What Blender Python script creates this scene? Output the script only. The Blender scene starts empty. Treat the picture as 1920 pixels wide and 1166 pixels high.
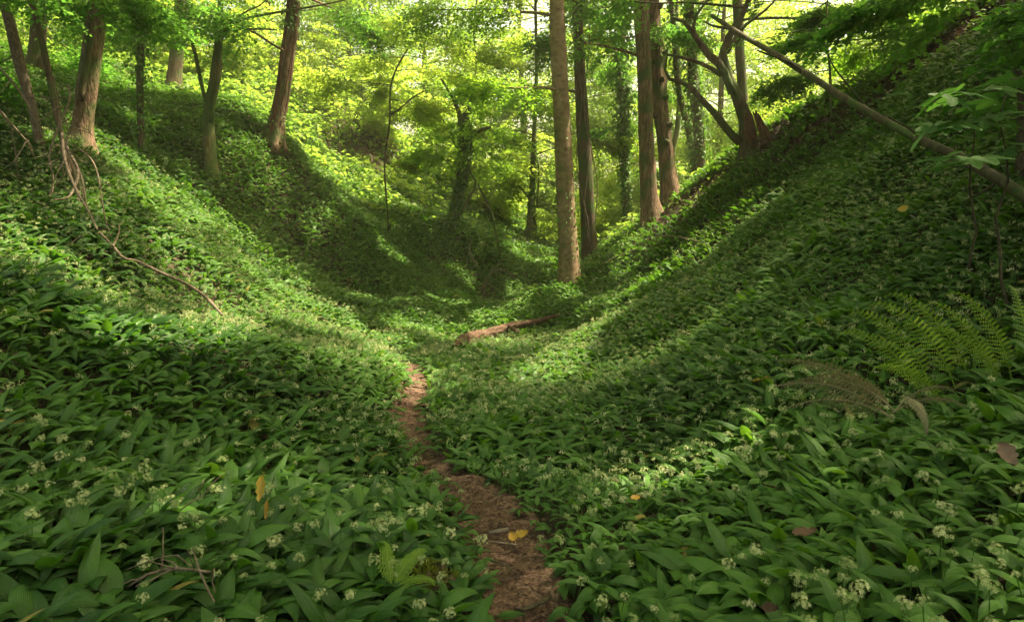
import bpy, math, random
import numpy as np
from mathutils import Vector, Matrix

# ------------------------------------------------------------------ camera, sky, sun, exposure
scene = bpy.context.scene
COL = scene.collection
PITCH = math.radians(8.1)
FPX = 1280.0
CAM = np.array([0.0, 0.0, 1.5])
cam_d = bpy.data.cameras.new('camera'); cam_d.lens = 24.0; cam_d.sensor_width = 36.0
cam_d.clip_start = 0.05; cam_d.clip_end = 1000.0
cam = bpy.data.objects.new('camera', cam_d); COL.objects.link(cam)
cam.location = CAM; cam.rotation_euler = (math.pi/2 - PITCH, 0, 0)
scene.camera = cam

SUN_DIR = np.array([0.50, 0.14, 0.95]); SUN_DIR = SUN_DIR/np.linalg.norm(SUN_DIR)   # towards the sun
sun_el = math.asin(SUN_DIR[2]); sun_az = math.atan2(SUN_DIR[0], SUN_DIR[1])
world = bpy.data.worlds.new('World'); scene.world = world; world.use_nodes = True
wn = world.node_tree.nodes; wl = world.node_tree.links
bgn = wn['Background']
sky = wn.new('ShaderNodeTexSky'); sky.sky_type = 'NISHITA'; sky.sun_disc = False
sky.sun_elevation = sun_el; sky.sun_rotation = sun_az
sky.dust_density = 5.0; sky.air_density = 1.0; sky.ozone_density = 0.5
bgn.inputs['Strength'].default_value = 0.125
warm = wn.new('ShaderNodeMix'); warm.data_type = 'RGBA'; warm.blend_type = 'MULTIPLY'
warm.inputs['Factor'].default_value = 1.0
warm.inputs['B'].default_value = (1.0, 0.87, 0.58, 1)      # hazy, warm white sky
wl.new(sky.outputs[0], warm.inputs['A']); wl.new(warm.outputs['Result'], bgn.inputs['Color'])
sun_d = bpy.data.lights.new('sun', 'SUN'); sun_d.energy = 5.0; sun_d.angle = math.radians(0.9)
sun_d.color = (1.0, 0.87, 0.62)
sun = bpy.data.objects.new('sun', sun_d); COL.objects.link(sun)
sun.rotation_euler = Vector(SUN_DIR).to_track_quat('Z', 'Y').to_euler()
sun.location = (20, 10, 40)
vs = scene.view_settings
vs.view_transform = 'Standard'; vs.look = 'None'; vs.exposure = 2.22; vs.gamma = 1.0
cy = scene.cycles
cy.max_bounces = 7; cy.diffuse_bounces = 4; cy.glossy_bounces = 2; cy.transmission_bounces = 5
cy.transparent_max_bounces = 4; cy.caustics_reflective = False; cy.caustics_refractive = False
cy.sample_clamp_indirect = 6.0

rng = np.random.default_rng(7)
random.seed(7)

# ------------------------------------------------------------------ numeric helpers
FWD = np.array([0, math.cos(PITCH), -math.sin(PITCH)])
UP = np.array([0, math.sin(PITCH), math.cos(PITCH)])
def W(px, py, y):
    """The point at ground distance y along the sight line through a place of the photograph."""
    d = FWD + (px-960)/FPX*np.array([1., 0, 0]) + (583-py)/FPX*UP
    return CAM + d*(y/d[1])

def _hash(ix, iy, seed):
    h = (ix.astype(np.int64)*374761393 + iy.astype(np.int64)*668265263 + seed*1442695041) & 0x7fffffff
    h = ((h ^ (h >> 13))*1274126177) & 0x7fffffff
    return ((h ^ (h >> 16)) & 0xffff)/65535.0
def noise2(x, y, s=1.0, seed=0):
    x = np.asarray(x, float)*s; y = np.asarray(y, float)*s
    ix = np.floor(x); iy = np.floor(y); fx = x-ix; fy = y-iy
    fx = fx*fx*(3-2*fx); fy = fy*fy*(3-2*fy)
    a = _hash(ix, iy, seed); b = _hash(ix+1, iy, seed); c = _hash(ix, iy+1, seed); d = _hash(ix+1, iy+1, seed)
    return (a+(b-a)*fx)*(1-fy) + (c+(d-c)*fx)*fy

# ------------------------------------------------------------------ the lie of the land
# places on the leaf canopy: (x px, y px, distance, height of the plants there)
CTRL = [
 # path
 (990,1160,2.35,0),(955,1000,3.0,0),(915,930,3.45,0),(850,870,4.0,0),(790,820,4.8,0),(765,770,5.7,0),(785,715,7.0,0),(760,680,8.2,0),
 # right bank, near
 (1900,1100,1.5,.27),(1800,850,2.35,.26),(1400,1100,1.95,.26),(1150,1130,2.25,.26),(1300,900,3.0,.26),(1500,800,3.3,.26),
 (1700,700,3.7,.26),(1900,650,3.4,.26),(1300,700,5,.25),(1100,700,6.5,.25),(950,700,7,.25),(1500,600,5.2,.25),(1050,850,4.2,.25),
 (1700,500,5.3,.25),(1900,500,4.3,.25),(1300,600,7.5,.23),(1100,600,11,.2),(1500,450,8,.22),(1700,330,8,.22),(1900,250,6.8,.25),
 (1850,130,9.5,.15),(1400,400,12.5,.2),(1200,500,14.5,.2),(1550,250,13,.15),
 # right ridge
 (1830,30,13,.05),(1680,115,14,.05),(1500,205,15.5,.05),(1400,268,17,.05),(1300,345,18,.05),(1200,425,19,.05),(1068,522,16,.05),
 (1107,487,19,.05),(1174,450,24,.1),(1150,470,21,.1),
 # valley floor
 (930,600,14,.2),(930,565,18,.2),(980,540,19,.2),(800,640,11.5,.2),(960,640,12,.2),
 # left mound
 (0,1150,1.8,.26),(300,1000,2.3,.27),(300,900,2.8,.27),(600,1050,2.4,.27),(750,1100,2.2,.25),(100,800,3.1,.27),(250,615,4.6,.26),(500,630,5.5,.26),
 (620,680,5.6,.26),(680,740,5.2,.25),(740,880,4.0,.25),(600,850,3.9,.26),(30,620,4.0,.26),(400,750,4.2,.26),
 # behind the mound and up the left slope
 (440,600,8,.2),(560,580,10,.2),(680,630,9.3,.2),(0,450,5.5,.25),(60,490,6,.25),(0,280,8.5,.2),(150,265,11,.05),(300,400,9.5,.2),(200,420,8,.2),
 (390,245,15,.05),(515,258,16,.05),(325,165,20,.05),(650,200,26,.2),(800,290,30,.2),(850,428,20,.1),(1000,420,27,.1),
 (700,300,24,.2),(700,400,19.5,.2),(600,500,15,.2),(700,560,14,.2),(450,450,12.8,.2),(450,350,14.3,.2),(200,200,15,.1),(60,150,14,.1),(820,520,17,.2),
]
cpts = []
for px, py, y, hh in CTRL:
    p = W(px, py, y); cpts.append((p[0], p[1], p[2]-hh))
# the land outside the frame
cpts += [(0.25,0.5,0.05),(0.3,-4,0.25),(2.5,0.3,0.75),(5,-3,2.4),(-2.5,0,.6),(-5,-3,1.8),(-5,2,1.2),(-8,4,2.6),(9,2,5.2),(6,3,3.2),(15,6,8.0),(16,15,7.5),
 (-14,8,5.4),(-16,16,6.0),(-16,26,6.5),(9,20,3.4),(14,24,4.2),(5.5,23,2.2),(2.5,30,1.0),(8,34,1.6),(18,36,3.5),(-8,36,5.4),(-2,40,3.4),(5,45,1.5),
 (-20,45,7),(20,50,3.5),(0,55,2.5),(-30,30,7.5),(30,20,7),(30,45,5),(-30,0,6),(30,-5,10),(-12,-10,5),(12,-10,6.5),(-30,60,7),(30,60,5),(0,-15,1.5),
 (-30,-25,7),(30,-25,9),(0,-25,3)]
cpts = np.array(cpts)
def _U(r2): return 0.5*r2*np.log(r2+1e-9)
def _tps(pts, lam):
    n = len(pts); d2 = ((pts[:, None, :2]-pts[None, :, :2])**2).sum(-1)
    A = np.zeros((n+3, n+3)); A[:n, :n] = _U(d2)+lam*np.eye(n)
    P = np.c_[np.ones(n), pts[:, :2]]; A[:n, n:] = P; A[n:, :n] = P.T
    return np.linalg.solve(A, np.r_[pts[:, 2], np.zeros(3)])
TW = _tps(cpts, 0.12)
def _h0(x, y):
    x = np.asarray(x, float).ravel(); y = np.asarray(y, float).ravel(); out = np.empty(len(x))
    for i in range(0, len(x), 20000):
        xx = x[i:i+20000]; yy = y[i:i+20000]
        d2 = (xx[:, None]-cpts[None, :, 0])**2 + (yy[:, None]-cpts[None, :, 1])**2
        out[i:i+20000] = _U(d2)@TW[:-3] + TW[-3] + TW[-2]*xx + TW[-1]*yy
    return out
# the land as a fine lookup grid
GX = np.linspace(-45, 45, 721); GY = np.linspace(-30, 75, 841)
_mx, _my = np.meshgrid(GX, GY)
GZ = _h0(np.clip(_mx, -30, 30), np.clip(_my, -25, 60)).reshape(_mx.shape)
GZ += (noise2(_mx, _my, .45, 17)-.5)*.28*np.clip((_my-7)/7, 0, 1) + (noise2(_mx, _my, 1.4, 19)-.5)*.18*np.clip((_my-6)/6, 0, 1)
GZ += (noise2(_mx, _my, .9, 3)-.5)*.16*np.clip(_my/8, .2, 1) + (noise2(_mx, _my, 2.3, 5)-.5)*.06
PATH = [W(1020,1166,2.25), W(985,1130,2.5), W(955,1000,3.0), W(915,930,3.45), W(850,870,4.0), W(790,820,4.8), W(768,770,5.7), W(783,725,6.8), W(768,682,8.2), W(742,660,9.2)]
PATH = [np.array([0.22,-6,0]), np.array([.1,-2,0]), np.array([.14,1.0,0])] + PATH + [np.array([-2.2,10.2,0]), np.array([-2.4,11.5,0]), np.array([-1.9,13.2,0])]
def catmull(P, n=8):
    P = [np.asarray(p, float) for p in P]; Q = [2*P[0]-P[1]] + P + [2*P[-1]-P[-2]]; out = []
    for i in range(1, len(Q)-2):
        for t in np.arange(n)/n:
            a, b, c, d = Q[i-1], Q[i], Q[i+1], Q[i+2]
            out.append(.5*((2*b)+(-a+c)*t+(2*a-5*b+4*c-d)*t*t+(-a+3*b-3*c+d)*t**3))
    out.append(P[-1]); return np.array(out)
PC = catmull(PATH, 8)[:, :2]
def seg_dist(x, y, L):
    """distance to a polyline and the position along it"""
    x = np.asarray(x, float); y = np.asarray(y, float)
    best = np.full(x.shape, 1e9); arg = np.zeros(x.shape)
    for i in range(len(L)-1):
        a = L[i]; b = L[i+1]; d = b-a; t = np.clip(((x-a[0])*d[0]+(y-a[1])*d[1])/(d@d+1e-12), 0, 1)
        q = np.hypot(x-a[0]-t*d[0], y-a[1]-t*d[1]); m = q < best
        best = np.where(m, q, best); arg = np.where(m, i+t, arg)
    return best, arg
def bil(x, y):
    x = np.clip(np.asarray(x, float), GX[0], GX[-1]-1e-6); y = np.clip(np.asarray(y, float), GY[0], GY[-1]-1e-6)
    fx = (x-GX[0])/(GX[1]-GX[0]); fy = (y-GY[0])/(GY[1]-GY[0]); ix = np.floor(fx).astype(int); iy = np.floor(fy).astype(int)
    fx -= ix; fy -= iy
    return (GZ[iy, ix]*(1-fx)+GZ[iy, ix+1]*fx)*(1-fy)+(GZ[iy+1, ix]*(1-fx)+GZ[iy+1, ix+1]*fx)*fy
def pwidth(y):
    y = np.asarray(y, float)
    return (0.085 + 0.012*np.sin(y*2.1) + 0.012*np.clip((5-y)/3, 0, 1))*(1-.62*np.exp(-((y-4.05)/.5)**2))
def H(x, y):
    z = bil(x, y); d, _ = seg_dist(x, y, PC)
    return z - 0.05*np.exp(-(d/0.28)**2)
def H1(x, y): return float(H(np.array([x]), np.array([y]))[0])
def hit(px, py, off=.15):
    """where the sight line through a place of the photograph meets the land"""
    ys = np.arange(1.2, 60, .05); d = FWD + (px-960)/FPX*np.array([1., 0, 0]) + (583-py)/FPX*UP
    P = CAM + d[None]*(ys/d[1])[:, None]; k = np.nonzero(P[:, 2] < bil(P[:, 0], P[:, 1])+off)[0]
    return P[k[0]] if len(k) else P[-1]

# sunny ground, canopy leaves cut away to light it: polylines with a radius
LIT = []
def lit(r, *pp): LIT.append((np.array([hit(*p)[:2] for p in pp]), r))
lit(.45, (178,248), (250,300), (330,370)); lit(.5, (330,370), (400,405), (470,460), (520,500)); lit(.42, (10,445), (70,495), (140,525))
lit(.5, (350,480), (430,545), (560,590), (640,615)); lit(.32, (600,600), (700,640), (745,680));
lit(.32, (200,606), (330,606), (450,600)); lit(.75, (1170,545), (1260,490), (1340,450)); lit(.35, (1000,700), (1060,640), (1160,570)); lit(.22, (1170,890), (1210,885)); lit(.16, (1335,850),(1370,835))
lit(.3, (1380,420), (1440,380))
def is_lit(x, y, grow=1.0):
    m = np.zeros(np.shape(x), bool)
    for L, r in LIT: m |= seg_dist(x, y, L)[0] < r*grow
    return m

# ------------------------------------------------------------------ mesh helpers
def mesh_np(name, V, faces, mat, parent=None, smooth=True, tone=None, uv=None, loc=None):
    """one mesh object out of numpy arrays; faces is a list of (n,k) index arrays"""
    V = np.asarray(V, np.float32)
    me = bpy.data.meshes.new(name); faces = [np.asarray(f, np.int32) for f in faces if len(f)]
    nl = sum(f.size for f in faces); nf = sum(len(f) for f in faces)
    me.vertices.add(len(V)); me.loops.add(nl); me.polygons.add(nf)
    me.vertices.foreach_set('co', V.ravel())
    me.loops.foreach_set('vertex_index', np.concatenate([f.ravel() for f in faces]))
    tot = np.concatenate([np.full(len(f), f.shape[1], np.int32) for f in faces])
    st = np.concatenate([[0], np.cumsum(tot)[:-1]]).astype(np.int32)
    me.polygons.foreach_set('loop_start', st); me.polygons.foreach_set('loop_total', tot)
    me.polygons.foreach_set('use_smooth', np.full(nf, smooth))
    if tone is not None:
        a = me.attributes.new('tone', 'FLOAT', 'POINT'); a.data.foreach_set('value', np.asarray(tone, np.float32))
    if uv is not None:
        a = me.attributes.new('leafuv', 'FLOAT_VECTOR', 'POINT'); u3 = np.zeros((len(V), 3), np.float32); u3[:, :2] = uv
        a.data.foreach_set('vector', u3.ravel())
    me.update(calc_edges=True); me.validate()
    if mat: me.materials.append(mat)
    o = bpy.data.objects.new(name, me); COL.objects.link(o)
    if parent is not None: o.parent = parent
    if loc is not None: o.location = loc
    return o

def tag(o, label=None, cat=None, group=None, kind=None):
    if label: o['label'] = label
    if cat: o['category'] = cat
    if group: o['group'] = group
    if kind: o['kind'] = kind
    return o
def empty(name, loc, label, cat, group=None):
    o = bpy.data.objects.new(name, None); COL.objects.link(o); o.location = loc; o.empty_display_size = .3
    return tag(o, label, cat, group)

class Geo:
    """collects pieces that become one mesh"""
    def __init__(s): s.V = []; s.F = {3: [], 4: []}; s.T = []; s.UV = []; s.n = 0
    def add(s, V, F, tone=0.5, uv=None):
        V = np.asarray(V, float)
        for f in (F if isinstance(F, list) else [F]):
            f = np.asarray(f)
            if len(f): s.F[f.shape[1]].append(f+s.n)
        s.V.append(V); s.T.append(np.broadcast_to(np.asarray(tone, float), (len(V),)))
        s.UV.append(np.zeros((len(V), 2)) if uv is None else np.asarray(uv)); s.n += len(V)
    def build(s, name, mat, parent=None, loc=None, smooth=True, origin=(0, 0, 0)):
        if not s.V: return None
        V = np.concatenate(s.V)-np.asarray(origin)
        F = [np.concatenate(s.F[k]) for k in (3, 4) if s.F[k]]
        return mesh_np(name, V, F, mat, parent, smooth, np.concatenate(s.T), np.concatenate(s.UV), loc)

def frames(P):
    P = np.asarray(P, float); T = np.gradient(P, axis=0); T /= np.linalg.norm(T, axis=1)[:, None]+1e-12
    n = np.cross(T[0], [0.3, 1, 0.2]); n /= np.linalg.norm(n); N = []
    for t in T:
        n = n - t*(n@t); n /= np.linalg.norm(n)+1e-12; N.append(n)
    N = np.array(N); return T, N, np.cross(T, N)
def tube(G, P, R, sides=8, rough=0.0, seed=0, flare=0.0, tone=.5, cap=True, lobes=5, fine=0.0, freq=1.5):
    P = np.asarray(P, float); R = np.broadcast_to(np.asarray(R, float), (len(P),)).copy()
    T, N, B = frames(P); s = np.r_[0, np.cumsum(np.linalg.norm(np.diff(P, axis=0), axis=1))]
    a = np.arange(sides)/sides*2*math.pi
    rad = np.ones((len(P), sides))
    if rough: # periodic noise round the stem
        ca = np.cos(a)*1.3+7; sa = np.sin(a)*1.3+3
        rad += rough*(noise2(ca[None]*freq+s[:, None]*.55+seed*3.1, sa[None]*freq+s[:, None]*.8, 1.0, seed)-.5)*2
    if fine:
        rad += fine*(noise2(np.cos(a)[None]*5+20+seed, np.sin(a)[None]*5+s[:, None]*3, 1.0, seed+9)-.5)*2
    if flare:
        f = np.exp(-s/max(.05, flare)); rad += f[:, None]*(.5+.6*np.cos(a*lobes+seed)[None]*f[:, None])
    V = P[:, None]+(N[:, None]*np.cos(a)[None, :, None]+B[:, None]*np.sin(a)[None, :, None])*(R[:, None]*rad)[..., None]
    i = np.arange(len(P)-1)[:, None]*sides; j = np.arange(sides)[None]; k = (j+1) % sides
    F = np.stack([i+j, i+k, i+sides+k, i+sides+j], -1).reshape(-1, 4)
    V = V.reshape(-1, 3); fs = [F]
    if cap:
        n0 = len(V); V = np.r_[V, [P[0]], [P[-1]+T[-1]*R[-1]*.3]]; e = (len(P)-1)*sides
        fs.append(np.stack([np.full(sides, n0), k[0], j[0]], -1)); fs.append(np.stack([np.full(sides, n0+1), e+j[0], e+k[0]], -1))
    uv = np.zeros((len(V), 2)); uv[:len(P)*sides, 0] = np.tile(np.arange(sides)/sides, len(P)); uv[:len(P)*sides, 1] = np.repeat(s, sides)
    G.add(V, fs, tone, uv)
def resample(P, step):
    P = catmull(P, 12); s = np.r_[0, np.cumsum(np.linalg.norm(np.diff(P, axis=0), axis=1))]
    n = max(3, int(s[-1]/step)+1); t = np.linspace(0, s[-1], n)
    return np.stack([np.interp(t, s, P[:, k]) for k in range(3)], 1), t/s[-1]
def wander(a, b, n, amp, r):
    """a crooked line from a to b"""
    a = np.asarray(a, float); b = np.asarray(b, float); t = np.linspace(0, 1, n)[:, None]
    L = np.linalg.norm(b-a); off = np.cumsum(r.normal(0, 1, (n, 3)), 0); off -= off[0]+(off[-1]-off[0])*t
    return a+(b-a)*t+off*amp*L/np.sqrt(n)
def rots(az, tilt, roll):
    """rotation matrices: roll about x, tilt about y (nose up), turn az about z"""
    ca, sa = np.cos(az), np.sin(az); ct, st = np.cos(tilt), np.sin(tilt); cr, sr = np.cos(roll), np.sin(roll); z = np.zeros_like(az); o = z+1
    Rz = np.stack([np.stack([ca, -sa, z], -1), np.stack([sa, ca, z], -1), np.stack([z, z, o], -1)], -2)
    Ry = np.stack([np.stack([ct, z, -st], -1), np.stack([z, o, z], -1), np.stack([st, z, ct], -1)], -2)
    Rx = np.stack([np.stack([o, z, z], -1), np.stack([z, cr, -sr], -1), np.stack([z, sr, cr], -1)], -2)
    return Rz@Ry@Rx
def stamp(G, TV, TF, pos, M, scale, tone, uv=None, ttone=None):
    """many copies of one template (TV, TF) in one go"""
    n = len(pos); k = len(TV)
    if n == 0: return None
    V = np.einsum('nij,kj->nki', M, TV)*np.asarray(scale).reshape(-1, 1, 1)+pos[:, None]
    off = (np.arange(n)*k)[:, None, None]
    F = [(f[None]+off).reshape(-1, f.shape[1]) for f in TF]
    t = np.repeat(tone, k)
    if ttone is not None: t = t + np.tile(ttone, n)
    G.add(V.reshape(-1, 3), F, t, None if uv is None else np.tile(uv, (n, 1)))

# ------------------------------------------------------------------ materials
def new_mat(name):
    m = bpy.data.materials.new(name); m.use_nodes = True; m.node_tree.nodes.clear()
    return m, m.node_tree.nodes, m.node_tree.links
def ramp(N, L, src, stops, inter='LINEAR'):
    r = N.new('ShaderNodeValToRGB'); r.color_ramp.interpolation = inter
    e = r.color_ramp.elements
    while len(e) < len(stops): e.new(.5)
    for i, (p, c) in enumerate(stops): e[i].position = p; e[i].color = (*c, 1)
    L.new(src, r.inputs['Fac']); return r.outputs['Color']
def leaf_mat(name, dark, light, trans, tmix=.4, rough=.42, spec=.35, veins=False):
    m, N, L = new_mat(name)
    out = N.new('ShaderNodeOutputMaterial')
    at = N.new('ShaderNodeAttribute'); at.attribute_name = 'tone'
    c = ramp(N, L, at.outputs['Fac'], [(0.0, dark), (.86, light), (.99, (.26, .22, .05))] if veins else [(0.0, dark), (1.0, light)])
    pb = N.new('ShaderNodeBsdfPrincipled'); pb.inputs['Roughness'].default_value = rough
    pb.inputs['Specular IOR Level'].default_value = spec
    tr = N.new('ShaderNodeBsdfTranslucent')
    tc = N.new('ShaderNodeMix'); tc.data_type = 'RGBA'; tc.blend_type = 'MULTIPLY'; tc.inputs['Factor'].default_value = .35
    tc.inputs['A'].default_value = (*trans, 1); L.new(c, tc.inputs['B'])
    sc_ = N.new('ShaderNodeMix'); sc_.data_type = 'RGBA'; sc_.blend_type = 'MIX'
    L.new(at.outputs['Fac'], sc_.inputs['Factor'])
    sc_.inputs['A'].default_value = (trans[0]*.6, trans[1]*.75, trans[2]*.7, 1); sc_.inputs['B'].default_value = (trans[0]*1.15, trans[1], trans[2], 1)
    L.new(sc_.outputs['Result'], tr.inputs['Color'])
    mx = N.new('ShaderNodeMixShader'); mx.inputs[0].default_value = tmix
    col = c
    if veins:
        uv = N.new('ShaderNodeAttribute'); uv.attribute_name = 'leafuv'
        sp = N.new('ShaderNodeSeparateXYZ'); L.new(uv.outputs['Vector'], sp.inputs[0])
        mu = N.new('ShaderNodeMath'); mu.operation = 'MULTIPLY'; mu.inputs[1].default_value = 44.0; L.new(sp.outputs[0], mu.inputs[0])
        sn = N.new('ShaderNodeMath'); sn.operation = 'SINE'; L.new(mu.outputs[0], sn.inputs[0])
        ns = N.new('ShaderNodeTexNoise'); ns.inputs['Scale'].default_value = 60.0; ns.inputs['Detail'].default_value = 3
        tcn = N.new('ShaderNodeTexCoord'); L.new(tcn.outputs['Object'], ns.inputs['Vector'])
        ad = N.new('ShaderNodeMath'); ad.operation = 'MULTIPLY_ADD'; ad.inputs[1].default_value = .35; L.new(sn.outputs[0], ad.inputs[0]); L.new(ns.outputs['Fac'], ad.inputs[2])
        bp = N.new('ShaderNodeBump'); bp.inputs['Strength'].default_value = .6; bp.inputs['Distance'].default_value = .004
        L.new(ad.outputs[0], bp.inputs['Height']); L.new(bp.outputs[0], pb.inputs['Normal'])
        # pale specks and blotches of a worn leaf
        n2 = N.new('ShaderNodeTexNoise'); n2.inputs['Scale'].default_value = 140.0; n2.inputs['Detail'].default_value = 2; L.new(tcn.outputs['Object'], n2.inputs['Vector'])
        f2 = ramp(N, L, n2.outputs['Fac'], [(0.68, (0, 0, 0)), (0.76, (1, 1, 1))])
        m2 = N.new('ShaderNodeMix'); m2.data_type = 'RGBA'; m2.inputs['B'].default_value = (light[0]*2.2, light[1]*1.6, light[2]*2.5, 1)
        L.new(f2, m2.inputs['Factor']); L.new(c, m2.inputs['A']); col = m2.outputs['Result']
    L.new(col, pb.inputs['Base Color'])
    L.new(pb.outputs[0], mx.inputs[1]); L.new(tr.outputs[0], mx.inputs[2]); L.new(mx.outputs[0], out.inputs['Surface'])
    return m
def bark_mat(name, c0, c1, c2, scale=9.0, stretch=5.0, bump=.6, moss=0.0, mosscol=(.05, .09, .02), rough=.85):
    m, N, L = new_mat(name)
    out = N.new('ShaderNodeOutputMaterial'); pb = N.new('ShaderNodeBsdfPrincipled'); pb.inputs['Roughness'].default_value = rough
    pb.inputs['Specular IOR Level'].default_value = .2
    tc = N.new('ShaderNodeTexCoord'); mp = N.new('ShaderNodeMapping'); mp.inputs['Scale'].default_value = (1, 1, 1/stretch)
    L.new(tc.outputs['Object'], mp.inputs['Vector'])
    n1 = N.new('ShaderNodeTexNoise'); n1.inputs['Scale'].default_value = scale; n1.inputs['Detail'].default_value = 6; n1.inputs['Roughness'].default_value = .65
    L.new(mp.outputs[0], n1.inputs['Vector'])
    v1 = N.new('ShaderNodeTexNoise'); v1.inputs['Scale'].default_value = scale*3.1; v1.inputs['Detail'].default_value = 4; L.new(mp.outputs[0], v1.inputs['Vector'])
    n2 = N.new('ShaderNodeTexNoise'); n2.inputs['Scale'].default_value = 2.2; n2.inputs['Detail'].default_value = 4; L.new(tc.outputs['Object'], n2.inputs['Vector'])
    a = N.new('ShaderNodeMath'); a.operation = 'MULTIPLY_ADD'; a.inputs[1].default_value = .6; L.new(v1.outputs['Fac'], a.inputs[0])
    b = N.new('ShaderNodeMath'); b.operation = 'MULTIPLY'; b.inputs[1].default_value = .5; L.new(n1.outputs['Fac'], b.inputs[0]); L.new(b.outputs[0], a.inputs[2])
    c = ramp(N, L, a.outputs[0], [(.38, c0), (.55, c1), (.72, c2)])
    mm = N.new('ShaderNodeMix'); mm.data_type = 'RGBA'; mm.inputs['B'].default_value = (*mosscol, 1)
    f = ramp(N, L, n2.outputs['Fac'], [(.62-moss*.4, (0, 0, 0)), (.75-moss*.35, (.85, .85, .85))]) if moss else None
    if moss: L.new(f, mm.inputs['Factor'])
    else: mm.inputs['Factor'].default_value = 0
    L.new(c, mm.inputs['A']); L.new(mm.outputs['Result'], pb.inputs['Base Color'])
    bp = N.new('ShaderNodeBump'); bp.inputs['Strength'].default_value = bump; bp.inputs['Distance'].default_value = .03
    L.new(a.outputs[0], bp.inputs['Height']); L.new(bp.outputs[0], pb.inputs['Normal']); L.new(pb.outputs[0], out.inputs['Surface'])
    return m
def soil_mat(name, stops, scale=14.0, bump=.7, litter=True):
    m, N, L = new_mat(name)
    out = N.new('ShaderNodeOutputMaterial'); pb = N.new('ShaderNodeBsdfPrincipled'); pb.inputs['Roughness'].default_value = .95
    pb.inputs['Specular IOR Level'].default_value = .15
    tc = N.new('ShaderNodeTexCoord')
    n1 = N.new('ShaderNodeTexNoise'); n1.inputs['Scale'].default_value = scale; n1.inputs['Detail'].default_value = 8; n1.inputs['Roughness'].default_value = .7; L.new(tc.outputs['Object'], n1.inputs['Vector'])
    v = N.new('ShaderNodeTexVoronoi'); v.inputs['Scale'].default_value = scale*3; L.new(tc.outputs['Object'], v.inputs['Vector'])
    a = N.new('ShaderNodeMath'); a.operation = 'MULTIPLY_ADD'; a.inputs[1].default_value = .3; L.new(v.outputs['Distance'], a.inputs[0]); L.new(n1.outputs['Fac'], a.inputs[2])
    c = ramp(N, L, a.outputs[0], stops); L.new(c, pb.inputs['Base Color'])
    bp = N.new('ShaderNodeBump'); bp.inputs['Strength'].default_value = bump; bp.inputs['Distance'].default_value = .03
    L.new(a.outputs[0], bp.inputs['Height']); L.new(bp.outputs[0], pb.inputs['Normal']); L.new(pb.outputs[0], out.inputs['Surface'])
    return m

M_garlic = leaf_mat('garlic leaf', (.020, .070, .008), (.095, .215, .026), (.16, .36, .018), .30, .40, .42, True)
M_flower = leaf_mat('garlic flower', (.26, .34, .11), (.66, .68, .38), (.42, .5, .18), .3, .6, .2)
M_ivy = leaf_mat('ivy leaf', (.042, .10, .022), (.14, .25, .055), (.16, .36, .03), .3, .55, .15)
M_under = leaf_mat('undergrowth leaf', (.07, .14, .015), (.19, .28, .03), (.32, .50, .06), .5, .5, .25)
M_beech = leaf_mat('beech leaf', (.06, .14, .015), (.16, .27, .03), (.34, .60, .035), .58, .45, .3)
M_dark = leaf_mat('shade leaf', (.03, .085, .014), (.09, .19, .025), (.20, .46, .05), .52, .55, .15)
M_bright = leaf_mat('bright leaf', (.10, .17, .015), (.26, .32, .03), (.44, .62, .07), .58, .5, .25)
M_ridge = leaf_mat('ridge plant leaf', (.05, .10, .015), (.16, .22, .03), (.24, .38, .04), .4, .6, .15)
M_fern = leaf_mat('fern frond', (.08, .17, .015), (.22, .34, .04), (.32, .52, .05), .4, .5, .25)
M_deadfern = leaf_mat('dead fern', (.12, .115, .065), (.30, .27, .16), (.22, .2, .09), .2, .8, .1)
M_litter = leaf_mat('dead leaf', (.03, .019, .012), (.13, .08, .05), (.07, .035, .02), .12, .75, .12)
M_pale = leaf_mat('pale dead leaf', (.12, .08, .055), (.28, .20, .145), (.2, .12, .08), .1, .8, .1)
M_yellow = leaf_mat('yellow leaf', (.33, .20, .03), (.50, .35, .06), (.4, .28, .03), .3, .5, .2)
M_maple = leaf_mat('maple leaf', (.03, .085, .02), (.075, .16, .03), (.10, .26, .03), .35, .6, .12)
M_moss = leaf_mat('moss', (.05, .07, .008), (.16, .18, .02), (.15, .2, .02), .2, .9, .05)
M_beechbark = bark_mat('beech bark', (.12, .078, .046), (.21, .142, .085), (.30, .21, .135), 3.0, .7, .15, .2, (.10, .105, .035))
M_rough = bark_mat('rough bark', (.036, .022, .014), (.145, .092, .056), (.28, .19, .125), 12, 6, 1.6, .32)
M_darkbark = bark_mat('dark bark', (.03, .02, .013), (.080, .058, .036), (.15, .11, .07), 10, 6, 1.2, .4)
M_mossbark = bark_mat('mossy bark', (.05, .045, .02), (.11, .10, .04), (.2, .17, .08), 9, 4, .6, .6)
M_redbark = bark_mat('red bark', (.03, .013, .009), (.10, .045, .03), (.19, .095, .065), 9, 8, 1.0, .1)
M_twig = bark_mat('twig bark', (.06, .045, .03), (.14, .105, .072), (.24, .19, .14), 20, 2, .4)
M_darktwig = bark_mat('dark twig', (.025, .02, .012), (.055, .045, .025), (.1, .08, .05), 20, 2, .4, .2)
M_log = bark_mat('bare wood', (.028, .014, .009), (.095, .055, .035), (.18, .115, .075), 16, 1, 1.0)
M_pole = bark_mat('pole bark', (.028, .022, .013), (.065, .052, .03), (.12, .10, .06), 6, 3, .5, .3)
M_soil = soil_mat('forest soil', [(.3, (.012, .010, .006)), (.5, (.024, .020, .011)), (.7, (.05, .040, .022))], 9)
M_path = soil_mat('trodden soil', [(.35, (.020, .012, .008)), (.52, (.054, .031, .021)), (.66, (.10, .060, .041)), (.8, (.18, .115, .08))], 22, .6)

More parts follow.
